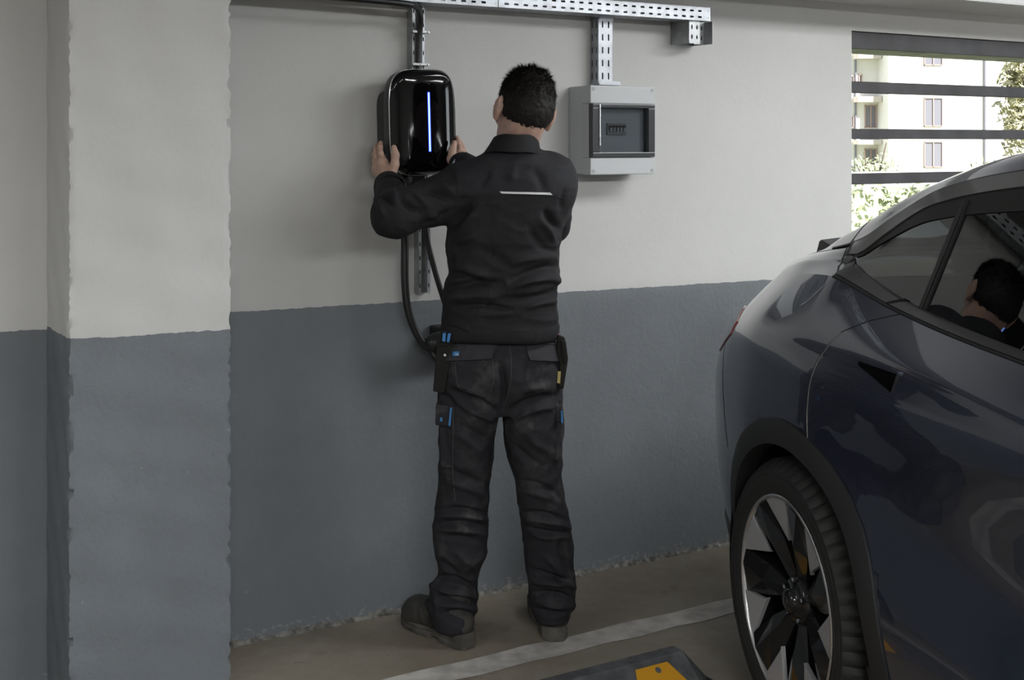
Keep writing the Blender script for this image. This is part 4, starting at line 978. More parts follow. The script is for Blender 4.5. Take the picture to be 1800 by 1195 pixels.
# ------------------------------------------------------------------ sculpting in a distance field
def vnoise(P, scale, seed=0):
    g = np.random.default_rng(seed); tab = g.random(4096)
    Q = P*scale; I = np.floor(Q).astype(np.int64); f = Q-I; f = f*f*(3-2*f); out = 0
    for dx in (0, 1):
        for dy in (0, 1):
            for dz in (0, 1):
                h = ((I[:, 0]+dx)*73856093 ^ (I[:, 1]+dy)*19349663 ^ (I[:, 2]+dz)*83492791) & 4095
                out = out+tab[h]*(f[:, 0] if dx else 1-f[:, 0])*(f[:, 1] if dy else 1-f[:, 1])*(f[:, 2] if dz else 1-f[:, 2])
    return out
class Field:
    def __init__(s, lo, hi, vx):
        s.lo = np.array(lo, float); s.vx = vx; s.n = np.ceil((np.array(hi)-s.lo)/vx).astype(int)+1
        s.a = np.full(s.n, .2, np.float32)
    def put(s, fn, lo, hi, k=.02, pad=.05, cut=False):
        i0 = np.clip(((np.array(lo)-pad-s.lo)/s.vx).astype(int), 0, s.n-1); i1 = np.clip(((np.array(hi)+pad-s.lo)/s.vx).astype(int)+2, 1, s.n)
        ax = [s.lo[c]+np.arange(i0[c], i1[c])*s.vx for c in range(3)]
        X, Y, Z = ax[0][:, None, None], ax[1][None, :, None], ax[2][None, None, :]
        d = fn(X, Y, Z).astype(np.float32); sl = tuple(slice(i0[c], i1[c]) for c in range(3)); a = s.a[sl]
        d = np.broadcast_to(d, a.shape)
        if cut: s.a[sl] = np.maximum(a, -d); return
        h = np.maximum(k-np.abs(a-d), 0)/k; s.a[sl] = np.minimum(a, d)-h*h*k*.25
    def cone(s, p0, p1, r0, r1, k=.02):
        p0 = np.array(p0, float); p1 = np.array(p1, float); ab = p1-p0; L2 = float(ab@ab)+1e-12
        def fn(X, Y, Z):
            t = np.clip(((X-p0[0])*ab[0]+(Y-p0[1])*ab[1]+(Z-p0[2])*ab[2])/L2, 0, 1)
            return np.sqrt((X-p0[0]-t*ab[0])**2+(Y-p0[1]-t*ab[1])**2+(Z-p0[2]-t*ab[2])**2)-(r0+(r1-r0)*t)
        m = max(r0, r1); s.put(fn, np.minimum(p0, p1)-m, np.maximum(p0, p1)+m, k)
    def chain(s, pts, rs, k=.02):
        for i in range(len(pts)-1): s.cone(pts[i], pts[i+1], rs[i], rs[i+1], k)
    def ell(s, c, r, R=None, k=.02, cut=False):
        c = np.array(c, float); r = np.array(r, float); M = np.array(R) if R is not None else np.eye(3); mr = r.min()
        def fn(X, Y, Z):
            x, y, z = X-c[0], Y-c[1], Z-c[2]
            u = [(M[0][i]*x+M[1][i]*y+M[2][i]*z)/r[i] for i in range(3)]
            q = np.sqrt(u[0]**2+u[1]**2+u[2]**2); return (q-1)*mr*(1+.0*q)
        s.put(fn, c-r.max(), c+r.max(), k, cut=cut)
    def stack(s, rows, k=.02, ex=2.4, yaw=0., shrink=0.):
        """rows (z, cx, cy, a, b) bottom-up or top-down"""
        rows = np.array(sorted(rows, key=lambda q: q[0]), float); z = rows[:, 0]
        lo = (rows[:, 1]-rows[:, 3]).min(), (rows[:, 2]-rows[:, 4]).min(), z[0]; hi = (rows[:, 1]+rows[:, 3]).max(), (rows[:, 2]+rows[:, 4]).max(), z[-1]
        sl = [pchip_slopes(z, rows[:, c]) for c in range(1, 5)]
        def herm(c, zz):
            i = np.clip(np.searchsorted(z, zz)-1, 0, len(z)-2); h = z[i+1]-z[i]; t = np.clip((zz-z[i])/h, 0, 1); y = rows[:, c]; m = sl[c-1]
            return (2*t**3-3*t*t+1)*y[i]+(t**3-2*t*t+t)*h*m[i]+(-2*t**3+3*t*t)*y[i+1]+(t**3-t*t)*h*m[i+1]
        cy_, sy_ = math.cos(yaw), math.sin(yaw)
        def fn(X, Y, Z):
            zz = Z.ravel(); cx, cy, a, b = [herm(c, zz)[None, None, :] for c in (1, 2, 3, 4)]; a = a-shrink; b = b-shrink
            x, y = X-cx, Y-cy; x, y = x*cy_+y*sy_, -x*sy_+y*cy_
            q = (np.abs(x/a)**ex+np.abs(y/b)**ex)**(1/ex); d = (q-1)*np.minimum(a, b)
            dz = np.maximum(np.maximum(z[0]-Z, Z-z[-1]), 0)
            return np.where(dz > 0, np.sqrt(np.maximum(d, 0)**2+dz**2), d)
        s.put(fn, lo, hi, k)
    def mesh(s):
        g = openvdb.FloatGrid(.2); g.copyFromArray(s.a); g.transform = openvdb.createLinearTransform(voxelSize=s.vx)
        p, t, q = g.convertToPolygons(isovalue=0.0, adaptivity=0.0) if hasattr(g, 'convertToPolygons') else (*g.convertToQuads(0.0),)
        V = np.array(p, float)+s.lo
        fs = [tuple(map(int, f)) for f in q]+[tuple(map(int, f)) for f in t]
        c = V[np.array([f[:3] for f in fs])]; vol = np.einsum('ij,ij->i', c[:, 0], np.cross(c[:, 1], c[:, 2])).sum()
        if vol < 0: fs = [f[::-1] for f in fs]
        return V, fs
BASE = Vector((0, 3.82, fz((0, 3.82))))
def mkmesh(name, V, F_, m, parent, smooth=True):
    me = bpy.data.meshes.new(name); V = np.asarray(V, float)-np.array(BASE)
    me.from_pydata(V.tolist(), [], F_); me.update()
    if smooth: me.shade_smooth()
    o = link(name, me, m, parent); return o
def mkmb(name, mb, m, parent, smooth=False, bevel=0):
    b = BASE; mb.v = [(x-b.x, y-b.y, z-b.z) for (x, y, z) in mb.v]; return mb.build(name, m, parent, smooth, bevel)
def rowsP(rows):
    """measured outline rows (y, left, right, half depth, depth) -> section stack"""
    out = []
    for (y, xl, xr, b, yc) in rows:
        k = yc/F; out.append((EYE-(y-PY)*k, ((xl+xr)/2-PX)*k, yc, (xr-xl)/2*k, b))
    return out
def topx(V): return PX+F*V[:, 0]/V[:, 1], PY+(EYE-V[:, 2])*F/V[:, 1]
def vnorm(V, F_):
    me = bpy.data.meshes.new('t'); me.from_pydata(V.tolist(), [], F_); me.update(); n = np.zeros(len(V)*3, np.float32); me.vertices.foreach_get('normal', n); bpy.data.meshes.remove(me)
    return n.reshape(-1, 3)
def fold(V, F_, folds, noise_amp, stretch, seed, nscale=14):
    N_ = vnorm(V, F_); x, y = topx(V); d = np.zeros(len(V)); back = np.clip(-N_[:, 1]*2.2+.3, 0, 1)
    for (x0, y0, x1, y1, amp, wd_) in folds:
        ax, ay = x1-x0, y1-y0; t = np.clip(((x-x0)*ax+(y-y0)*ay)/(ax*ax+ay*ay), 0, 1)
        bend = 0.14*math.hypot(ax, ay)*np.sin(t*PI)*(1 if (x0+y0) % 2 else -1)*.4
        dx, dy = x-(x0+t*ax)-(-ay)/math.hypot(ax, ay)*bend, y-(y0+t*ay)-ax/math.hypot(ax, ay)*bend
        taper = np.sin(np.clip(t, .03, .97)*PI)**.5
        d += amp*np.exp(-(dx*dx+dy*dy)/(wd_*wd_))*taper*back
    P_n = V*np.array(stretch)
    w_ = vnoise(V, 7, seed+5); n1 = vnoise(P_n+w_[:, None]*.06, nscale, seed); n2 = vnoise(P_n @ np.array([[.8, 0, .6], [0, 1, 0], [-.6, 0, .8]]), nscale*2.1, seed+1)
    d += noise_amp*((1-np.abs(2*n1-1))**3-.3)+noise_amp*.5*((1-np.abs(2*n2-1))**3-.3)
    return V+N_*d[:, None]

# ------------------------------------------------------------------ the worker
TORSO = rowsP([(262, 866, 946, .070, 3.71), (272, 846, 956, .082, 3.715), (285, 820, 978, .098, 3.72), (300, 806, 992, .112, 3.73), (330, 799, 1002, .125, 3.735), (370, 796, 997, .130, 3.74),
               (400, 788, 990, .130, 3.74), (440, 783, 983, .125, 3.745), (475, 787, 984, .125, 3.745), (510, 779, 979, .130, 3.75), (550, 778, 980, .130, 3.75), (589, 778, 979, .134, 3.755)])
LS, LE, LW = PT(816, 338, 3.74), PT(697, 374, 3.66), P_(683, 326, .185)
RS, RE, RW = PT(960, 326, 3.74), PT(962, 392, 3.89), P_(812, 292, .215)
PELV = rowsP([(578, 786, 974, .110, 3.77), (610, 774, 983, .122, 3.765), (650, 771, 986, .125, 3.76), (690, 771, 986, .115, 3.765), (722, 774, 985, .088, 3.77)])
LLEG = rowsP([(640, 776, 880, .105, 3.765), (700, 771, 884, .105, 3.765), (750, 771, 873, .100, 3.77), (800, 773, 866, .092, 3.775), (850, 771, 861, .085, 3.78), (900, 766, 857, .080, 3.785), (935, 762, 857, .080, 3.785),
              (970, 766, 854, .078, 3.79), (1005, 771, 841, .072, 3.80), (1030, 758, 838, .075, 3.81), (1060, 755, 838, .078, 3.815), (1085, 758, 834, .076, 3.81), (1101, 766, 830, .068, 3.80)])
RLEG = rowsP([(640, 880, 984, .105, 3.765), (700, 884, 987, .105, 3.77), (750, 884, 989, .100, 3.78), (800, 894, 987, .092, 3.79), (850, 906, 988, .085, 3.80), (880, 911, 993, .082, 3.81), (920, 917, 1002, .080, 3.82),
              (960, 922, 1006, .078, 3.835), (1000, 926, 1008, .075, 3.845), (1040, 931, 1012, .076, 3.855), (1062, 932, 1011, .076, 3.86), (1076, 937, 1004, .070, 3.86), (1087, 942, 1000, .062, 3.855)])
# --- body: one continuous surface
fb_ = Field((-.47, 3.45, -.03), (.24, 4.14, 1.78), .0042)
HC = PT(921, 196, 3.715)                                          # middle of the head
HR = (Matrix.Rotation(math.radians(19), 3, 'Z') @ Matrix.Rotation(math.radians(11), 3, 'Y') @ Matrix.Rotation(math.radians(-6), 3, 'X'))
def HP(x, y, z): return np.array(HC+HR @ Vector((x, y, z)))
HM = np.array(HR)
fb_.stack(TORSO, .03, 2.3, 0, .032); fb_.stack(PELV, .03, 2.3, 0, .038)
sh_ = lambda L_: [(z, cx, cy, a*(.60+.14*min(1, z/.7)), b*(.58+.14*min(1, z/.7))) for (z, cx, cy, a, b) in L_]
fb_.stack(sh_(LLEG), .02, 2.1); fb_.stack(sh_(RLEG), .02, 2.1)
fb_.chain([LS, LE, LW], [.060, .045, .030], .02); fb_.chain([RS, RE, RW], [.060, .045, .030], .02)
NB = PT(905, 268, 3.74)
fb_.cone(NB, HP(0, -.012, -.055), .060, .057, .03)
fb_.ell(HP(0, -.012, .030), (.072, .094, .092), HM, .02); fb_.ell(HP(0, .022, -.030), (.060, .070, .078), HM, .03); fb_.ell(HP(0, .045, -.072), (.042, .040, .034), HM, .03)
fb_.ell(HP(0, -.048, -.01), (.057, .046, .056), HM, .03)
fb_.cone(HP(0, .085, .012), HP(0, .108, -.022), .008, .013, .012); fb_.ell(HP(0, .094, -.028), (.018, .012, .008), HM, .008)
fb_.ell(HP(0, .084, -.052), (.024, .010, .006), HM, .006); fb_.ell(HP(0, .083, -.062), (.020, .010, .006), HM, .006); fb_.ell(HP(0, .075, .035), (.05, .016, .010), HM, .015)
for sx in (-1, 1):
    fb_.ell(HP(sx*.030, .094, .012), (.014, .012, .009), HM, cut=True)
    fb_.ell(HP(sx*.040, .070, -.022), (.022, .02, .018), HM, .02)
    ER = np.array(HR @ Matrix.Rotation(sx*math.radians(-22), 3, 'Z') @ Matrix.Rotation(math.radians(10), 3, 'X'))
    fb_.ell(HP(sx*.084, -.008, -.004), (.0085, .021, .033), ER, .008); fb_.ell(HP(sx*.087, -.022, .004), (.0075, .007, .026), ER, .006)
    fb_.ell(HP(sx*.080, .002, -.032), (.007, .009, .011), ER, .008)
    fb_.ell(HP(sx*.095, .000, -.004), (.006, .009, .014), ER, cut=True)
# left hand: fingers up the flank of the charger, thumb on its front
def hand(f, wrist, palm, fingers, thumb):
    for kn in palm: f.cone(wrist, kn, .0205, .0150, .014)
    for i in range(len(palm)-1): f.cone(palm[i], palm[i+1], .0145, .0140, .012)
    for pts, r_ in fingers:
        f.chain(pts, [r_+.0010, r_+.0002, r_-.0006, r_-.0014][:len(pts)], .004)
        for p in pts[1:-1]: f.cone(p, p, r_+.0008, r_+.0008, .004)
    f.chain(thumb, [.0165, .0125, .0115, .0090], .010)
hand(fb_, P_(684, 318, .178), [P_(673, 286, .135), P_(668, 288, .115), P_(664, 294, .098), P_(663, 302, .082)],
     [([P_(673, 286, .135), P_(669, 270, .118), P_(668, 259, .104), P_(669, 251, .092)], .0090),
      ([P_(667, 289, .112), P_(662, 273, .092), P_(661, 262, .078), P_(662, 254, .066)], .0090),
      ([P_(663, 295, .095), P_(659, 282, .076), P_(658, 272, .064), P_(660, 265, .055)], .0085),
      ([P_(663, 303, .080), P_(660, 293, .064), P_(659, 285, .054), P_(661, 279, .046)], .0076)],
     [P_(688, 306, .175), P_(694, 289, .172), P_(695, 273, .169), P_(692.5, 259, .166)])
hand(fb_, P_(807, 293, .215), [P_(808, 272, .165), P_(813, 273, .145), P_(816, 279, .128), P_(817, 287, .112)],
     [([P_(808, 272, .165), P_(807.5, 259, .148), P_(805.5, 249, .134), P_(803.5, 241, .122)], .0090),
      ([P_(813, 273, .145), P_(813, 261, .126), P_(809, 252, .112), P_(805, 246, .100)], .0090),
      ([P_(816, 280, .128), P_(816, 268, .108), P_(811, 260, .096), P_(806, 255, .086)], .0085),
      ([P_(817, 288, .112), P_(817, 278, .096), P_(812, 272, .084), P_(807, 268, .076)], .0076)],
     [P_(799, 290, .195), P_(793, 280, .186), P_(795, 264, .178), P_(799, 251, .170)])
FL = Vector((-.68, .73, 0)).normalized(); FR = Vector((-.13, .99, 0)).normalized()
HL_ = Vector((-.128, 3.748, 0)); HRr = Vector((.134, 3.808, 0))
for h, d in ((HL_, FL), (HRr, FR)):
    z0 = fz(h); a = h+d*.055+Vector((0, 0, z0+.065)); fb_.chain([a+Vector((0, 0, .12)), a, h+d*.15+Vector((0, 0, z0+.055)), h+d*.235+Vector((0, 0, z0+.048))], [.042, .036, .034, .030], .02)
V, F_ = fb_.mesh()
man = mkmesh('person', V, F_, M_skin, None); man.location = BASE
tag(man, 'worker in charcoal workwear seen from behind, holding the wall charger with both hands', 'person')
del fb_
def balls(name, c, r_, m, parent):
    mb = MB(); mb.lathe([(max(1e-4, r_*math.sin(PI*i/12)), -r_*math.cos(PI*i/12)) for i in range(13)], 20, 'z', c); return mkmb(name, mb, m, parent, True)
for sx in (-1, 1):
    e_ = balls('eye', HP(sx*.030, .083, .012), .0115, M_eye, man); balls('iris', HP(sx*.030, .0905, .012), .0052, M_hair, e_)
# --- hair
fh = Field(HP(0, 0, 0)-.16, HP(0, 0, 0)+.17, .0032)
fh.ell(HP(0, -.012, .030), (.0795, .1015, .1005), HM, .02); fh.ell(HP(0, -.049, -.012), (.0625, .053, .063), HM, .03)
def hairline(X, Y, Z):
    x, y, z = X-HC.x, Y-HC.y, Z-HC.z
    lx, ly, lz = [HM[0][i]*x+HM[1][i]*y+HM[2][i]*z for i in range(3)]
    h = np.interp(np.broadcast_to(ly, np.broadcast(lx, ly, lz).shape).ravel(), [-.12, -.05, -.028, -.018, -.010, .03, .05, .075, .12], [-.083, -.082, -.072, -.045, .026, .018, .034, .060, .07]).reshape(np.broadcast(lx, ly, lz).shape)
    return h-lz
fh.a = np.maximum(fh.a, hairline(*[fh.lo[c]+np.arange(fh.n[c])*fh.vx if 0 else v for c, v in enumerate((
    (fh.lo[0]+np.arange(fh.n[0])*fh.vx)[:, None, None], (fh.lo[1]+np.arange(fh.n[1])*fh.vx)[None, :, None], (fh.lo[2]+np.arange(fh.n[2])*fh.vx)[None, None, :]))]).astype(np.float32))
V, F_ = fh.mesh(); N_ = vnorm(V, F_); L_ = (V-np.array(HC)) @ HM
up_ = np.clip((L_[:, 2]-.03)/.09, 0, 1)
V = V+N_*((vnoise(V*np.array([1, 1, .6]), 70, 3)-.4)*(.003+.010*up_)+(vnoise(V, 160, 4)-.5)*.004)[:, None]-N_*(np.clip((-.015-L_[:, 2])/.06, 0, 1)*.0075)[:, None]
hair = mkmesh('hair', V, F_, M_hair, man)
g = np.random.default_rng(5); idx = g.integers(0, len(V), 15000); mb = MB()
for i in idx:
    p = Vector(V[i]); n_ = Vector(N_[i]); lz = L_[i, 2]; top = max(0, min(1, (lz-.02)/.09))
    down = HR @ Vector((0, -.35 if lz > .05 else -.05, -1)); tdir = (down-n_*down.dot(n_)); tdir.normalize()
    d = (n_*(.35+.45*top)+tdir*(1-.3*top)+Vector(g.normal(size=3))*.28).normalized(); ln = (.006+.012*top)*(.6+.7*g.random())
    if lz < -.045: ln *= .45
    b = d.cross(n_).normalized()*(.0007); mb.add([p-b, p+b, p+d*ln], [(0, 1, 2)])
o = mkmb('hair_tufts', mb, M_hair, hair); o['kind'] = 'stuff'
# --- jacket
fj = Field((-.50, 3.48, .90), (.26, 4.06, 1.56), .0048)
fj.stack(TORSO, .02, 2.5)
for (a, b, r0, r1) in ((LS, LE, .078, .064), (LE, LW, .064, .040), (RS, RE, .085, .068), (RE, RW, .066, .042)): fj.cone(a, b, r0, r1, .022)
# crumpled cloth bunches at the elbow and shoulder cap
fj.ell(LE+Vector((-.004, -.01, -.010)), (.064, .058, .060), None, .03); fj.ell(RS+Vector((.012, .0, .01)), (.075, .09, .085), None, .04); fj.ell(LS+Vector((.010, -.005, .030)), (.078, .09, .066), None, .03)
V, F_ = fj.mesh(); del fj
JF = [(780, 508, 880, 498, -.014, 8), (786, 528, 872, 522, .010, 8), (800, 540, 900, 545, -.008, 5), (880, 470, 975, 452, .008, 9), (900, 492, 985, 468, -.010, 8), (895, 505, 982, 490, .009, 7), (880, 525, 975, 512, -.010, 7),
      (930, 540, 980, 530, .007, 6), (782, 480, 850, 498, -.009, 8), (800, 465, 870, 488, .007, 9), (812, 398, 838, 375, .006, 8), (798, 396, 830, 360, -.012, 8), (985, 405, 958, 370, -.010, 8), (975, 430, 950, 385, .008, 8),
      (960, 440, 930, 400, -.006, 9), (800, 425, 840, 410, .006, 8), (840, 440, 900, 470, -.006, 10), (995, 330, 985, 372, -.006, 6), (700, 345, 735, 372, -.012, 7), (690, 335, 700, 352, .008, 6), (716, 338, 752, 362, .008, 7), (745, 335, 790, 352, -.010, 8),
      (670, 340, 690, 362, -.008, 5), (660, 350, 676, 382, .007, 6), (755, 375, 775, 392, .006, 9), (770, 320, 800, 342, .007, 9), (740, 395, 790, 370, -.006, 7), (860, 300, 840, 330, -.005, 9), (940, 300, 955, 335, -.005, 9), (905, 290, 900, 320, .004, 10),
      (785, 440, 800, 470, -.008, 6), (975, 500, 988, 486, .008, 7), (845, 552, 905, 548, .004, 6), (790, 566, 830, 584, .005, 7), (835, 572, 970, 580, .003, 9)]
V = fold(V, F_, [(x0, y0, x1, y1, a*1.8, w_*.8) for (x0, y0, x1, y1, a, w_) in JF], .0050, (1, 1, 1.9), 11, 7)
jacket = mkmesh('jacket', V, F_, M_jacket, man)
jacket.data.materials.append(M_jacket2)
x_, y_ = topx(V)
mi = np.zeros(len(F_), np.int32)
for k, f in enumerate(F_):
    i = f[0]
    if V[i, 1] < 3.76 and y_[i] < 342 and x_[i] > 800+.10*(y_[i]-290) : mi[k] = 1
jacket.data.polygons.foreach_set('material_index', mi)
BJ = BVHTree.FromPolygons(V.tolist(), F_)
# --- trousers
ft = Field((-.27, 3.60, .0), (.23, 3.98, 1.0), .0048)
ft.stack(PELV, .02, 2.5); ft.stack(LLEG, .012, 2.2); ft.stack(RLEG, .012, 2.2)
V, F_ = ft.mesh(); del ft
TF = [(800, 690, 868, 722, -.014, 8), (805, 706, 870, 738, .009, 7), (792, 672, 850, 700, .009, 9), (900, 722, 975, 696, -.013, 8), (902, 736, 978, 714, .008, 7), (880, 640, 884, 720, -.013, 6), (912, 690, 960, 680, .007, 9),
      (776, 690, 800, 720, -.008, 8), (800, 760, 850, 800, .006, 10), (815, 750, 868, 775, -.006, 8), (905, 780, 950, 820, -.006, 9), (925, 760, 975, 800, .006, 10),
      (785, 820, 855, 850, -.006, 8), (790, 850, 850, 870, .006, 8), (915, 845, 980, 870, -.007, 7), (920, 862, 985, 885, .006, 7),
      (772, 896, 852, 903, -.009, 5), (770, 908, 855, 914, .007, 5), (772, 920, 855, 926, -.009, 5), (768, 932, 850, 940, .007, 5), (780, 944, 845, 952, -.006, 5),
      (920, 900, 995, 914, -.009, 5), (922, 912, 1000, 928, .007, 5), (925, 926, 1000, 936, -.008, 5), (935, 940, 995, 944, .005, 5),
      (776, 985, 806, 1010, -.010, 8), (800, 970, 832, 1000, .006, 8), (770, 1012, 835, 1034, -.012, 6), (765, 1030, 836, 1050, .010, 6), (772, 1048, 838, 1060, -.013, 6), (778, 1064, 836, 1072, .010, 5), (780, 1078, 834, 1084, -.011, 5), (760, 1020, 770, 1080, .006, 7),
      (985, 950, 1000, 1000, -.009, 7), (960, 980, 990, 1015, .007, 7), (935, 1000, 1005, 1020, -.011, 6), (940, 1022, 1010, 1034, .010, 6), (940, 1042, 1008, 1052, -.012, 5), (945, 1058, 1008, 1064, .009, 5), (945, 1072, 1003, 1077, -.010, 5), (975, 1010, 1010, 1040, -.007, 6)]
V = fold(V, F_, [(x0, y0, x1, y1, a*1.8, w_*.8) for (x0, y0, x1, y1, a, w_) in TF], .0060, (1, 1, 1.3), 21, 9)
trousers = mkmesh('trousers', V, F_, M_trous, man)
BT = BVHTree.FromPolygons(V.tolist(), F_)
CAM = Vector((0, 0, EYE))
def hit(bv, x, y, dflt=None):
    d = Vector(((x-PX)/F, 1, -(y-PY)/F)).normalized(); loc, nr, i, dist = bv.ray_cast(CAM, d)
    if loc is None:
        return (CAM+d*(dflt if dflt else 3.75)), Vector((0, -1, 0)), False
    if nr.dot(d) > 0: nr = -nr
    return loc, nr, True
def patch(name, bv, quad, m, parent, off=.004, nx=10, ny=6, smooth_off=True, dflt=3.72):
    (a, b, c, d) = [Vector((*p, 0)) for p in quad]; fr_ = []; bk = []; last = dflt
    for j in range(ny+1):
        for i in range(nx+1):
            s_, t_ = i/nx, j/ny; p = a.lerp(b, s_).lerp(d.lerp(c, s_), t_); loc, nr, ok = hit(bv, p.x, p.y, last)
            if ok: last = (loc-CAM).length
            n_ = (nr*.5+Vector((0, -.5, 0))).normalized()
            fr_.append(loc+n_*off*(.5+.9*j/ny if name == 'pocket_flap' else 1)); bk.append(loc+n_*-.004)
    K = nx+1; n0 = len(fr_); fs = []
    for j in range(ny):
        for i in range(nx): fs.append((j*K+i, (j+1)*K+i, (j+1)*K+i+1, j*K+i+1)); fs.append((n0+j*K+i, n0+j*K+i+1, n0+(j+1)*K+i+1, n0+(j+1)*K+i))
    edge = [i for i in range(K)]+[j*K+nx for j in range(1, ny+1)]+[ny*K+i for i in range(nx-1, -1, -1)]+[j*K for j in range(ny-1, 0, -1)]
    for q in range(len(edge)): e0, e1 = edge[q], edge[(q+1) % len(edge)]; fs.append((e0, e1, n0+e1, n0+e0))
    o = mkmesh(name, [tuple(v) for v in fr_+bk], fs, m, parent, False); autosmooth(o, 50); return o
def seam(name, bv, path, m, parent, wpx=1.3, off=.0012):
    P = smoothpath([(x, y, 0) for (x, y) in path], 8); L_ = []; 
    for i, p in enumerate(P):
        t = (P[min(i+1, len(P)-1)]-P[max(i-1, 0)]).normalized(); n_ = Vector((-t.y, t.x, 0)); row = []
        for k in (-1, 1):
            q = p+n_*k*wpx/2; loc, nr, ok = hit(bv, q.x, q.y); row += [loc+nr*off, loc-nr*.003]
        L_.append(row)
    vs = [v for r_ in L_ for v in (r_[0], r_[2], r_[3], r_[1])]
    fs = [(i*4+k, i*4+(k+1) % 4, (i+1)*4+(k+1) % 4, (i+1)*4+k) for i in range(len(L_)-1) for k in range(4)]
    return mkmesh(name, [tuple(v) for v in vs], fs, m, parent, False)
M_thread = mat('grey_thread', (.05, .05, .053), .8)
M_dseam = mat('dark_seam', (.006, .006, .007), .8)
tag(patch('reflective_strip', BJ, [(878, 336.5), (967, 338.5), (971, 342.5), (882, 340)], M_strip, jacket, .003, 24, 1), 'thin light grey reflective strip')
for pth in ([(806, 346), (835, 344), (866, 341), (900, 341), (950, 343), (1000, 349)], [(862, 342), (868, 380), (869, 430), (866, 480), (860, 520), (857, 552)], [(797, 292), (803, 315), (805, 345), (800, 375)],
            [(784, 556), (830, 558), (880, 556), (930, 553), (976, 551)]): seam('seam', BJ, pth, M_dseam, jacket)
# collar standing round the neck
mb = MB(); n_ = 40; vs = []
ct, cb = PT(907, 243, 3.700), PT(901, 272, 3.705)
for (c, a, b, tl) in ((cb, .088, .100, .010), (cb.lerp(ct, .5), .076, .093, .008), (ct, .0665, .086, .006), (ct+Vector((0, 0, .002)), .064, .081, .006), (ct.lerp(cb, .5), .066, .080, .008)):
    for k in range(n_):
        t = 2*PI*k/n_; x, y = a*math.cos(t), b*math.sin(t); vs.append(c+Vector((x, y, -x*.03-.010*math.sin(t)+.0012*math.sin(5*t))))
mb.add(vs, [(i*n_+k, i*n_+(k+1) % n_, (i+1)*n_+(k+1) % n_, (i+1)*n_+k) for i in range(4) for k in range(n_)]); mkmb('collar', mb, M_jacket, jacket, True)
# cuffs and the white edge under them
for (a, b, r_) in ((LE, LW, .043), (RE, RW, .044)):
    d = (b-a).normalized(); mb = MB(); mb.tube([b-d*.03, b-d*.01, b+d*.014, b+d*.016, b+d*.006], [r_+.006, r_+.004, r_, r_-.005, r_-.008], 24, False); mkmb('cuff', mb, M_jacket, jacket, True)
    mb = MB(); mb.tube([b-d*.0, b+d*.020, b+d*.027, b+d*.024], [r_-.008, r_-.008, r_-.011, r_-.014], 24, False); tag(mkmb('glove_liner', mb, M_white, jacket, True), 'white edge of an inner cuff')
mb = MB(); hp = rowsP([(566, 777, 981, .135, 3.752), (574, 774, 984, .138, 3.752), (586, 775, 983, .139, 3.754), (592, 776, 981, .137, 3.755), (593, 782, 975, .130, 3.755)]); vs = []; n_ = 64
for (z, cx, cy, a, b) in hp:
    for k in range(n_):
        t = 2*PI*k/n_; c_, s_ = math.cos(t), math.sin(t); vs.append((cx+a*math.copysign(abs(c_)**.8, c_), cy+b*math.copysign(abs(s_)**.8, s_), z+.003*math.sin(3*t+1)))
mb.add(vs, [(i*n_+k, i*n_+(k+1) % n_, (i+1)*n_+(k+1) % n_, (i+1)*n_+k) for i in range(len(hp)-1) for k in range(n_)]); mkmb('hem_band', mb, M_jacket, jacket, True)
# pockets
for q in ([(797, 599), (876, 601), (864, 630), (784, 634)], [(922, 602), (977, 602), (984, 635), (931, 632)]):
    fl_ = patch('pocket_flap', BT, q, M_flap, trousers, .009, 12, 6)
    seam('flap_stitch', BT, [(q[0][0]+2, q[0][1]+3), ((q[0][0]+q[1][0])/2, (q[0][1]+q[1][1])/2+3), (q[1][0]-2, q[1][1]+3)], M_thread, fl_, 1, .009)
for pth in ([(895, 598), (899, 640), (897, 675), (888, 712)], [(866, 632), (868, 665), (862, 690)], [(926, 634), (924, 670), (940, 690), (975, 682)], [(800, 640), (806, 680), (830, 692)],
            [(796, 715), (797, 760), (796, 820), (800, 880)], [(975, 700), (981, 760), (978, 820)]): seam('seam', BT, pth, M_thread if pth[0][0] < 900 else M_dseam, trousers, 1.1)
lb = patch('pocket_badge', BT, [(799, 617.5), (809, 617), (808.5, 624.5), (798, 625)], M_blue, trousers, .0150, 4, 3); tag(lb, 'small blue woven badge')
def stroke(pts, m, parent, name='badge_mark'):
    for a, b in zip(pts[:-1], pts[1:]):
        A, na, _ = hit(BT, *a); B, nb, _ = hit(BT, *b); d = Vector((0, -.0165, 0)); mb = MB(); mb.tube([A+d, B+d], .0006, 6); mkmb(name, mb, M_strip, parent)
stroke([(800.8, 619.5), (803, 619.5), (803, 622.5), (800.8, 622.5), (800.8, 619.5)], None, lb); stroke([(804.5, 619.5), (804.5, 622.5)], None, lb); stroke([(806.8, 619.5), (804.7, 621), (806.8, 622.8)], None, lb)
def slab(name, quad, Y0, Y1, m, parent, bevel=.004):
    """a flat hanging pocket: outline given at two depths"""
    mb = MB(); a = [PT(x, y, Y0) for (x, y) in quad]; b = [p+Vector((0, Y1-Y0, 0)) for p in a]; n_ = len(a)
    mb.add(a+b, [tuple(range(n_)), tuple(range(n_, 2*n_))[::-1]]+[(i, (i+1) % n_, n_+(i+1) % n_, n_+i) for i in range(n_)]); return mkmb(name, mb, m, parent, False, bevel)
slab('cargo_pocket', [(771, 708), (797, 708), (799, 824), (774, 822)], 3.690, 3.78, M_trous, trousers, .008)
slab('cargo_flap', [(766, 711), (794, 713), (790, 750), (765, 748)], 3.676, 3.76, M_trous, trousers, .005)
tag(slab('blue_tab', [(791, 717), (794.5, 716), (792, 748), (788, 749)], 3.672, 3.678, M_blue, trousers, .001), 'bright blue edge of the pocket flap')
slab('pocket_badge', [(773.5, 733.5), (778, 734), (777.5, 741), (773, 740.5)], 3.673, 3.677, M_blue, trousers, .0008)
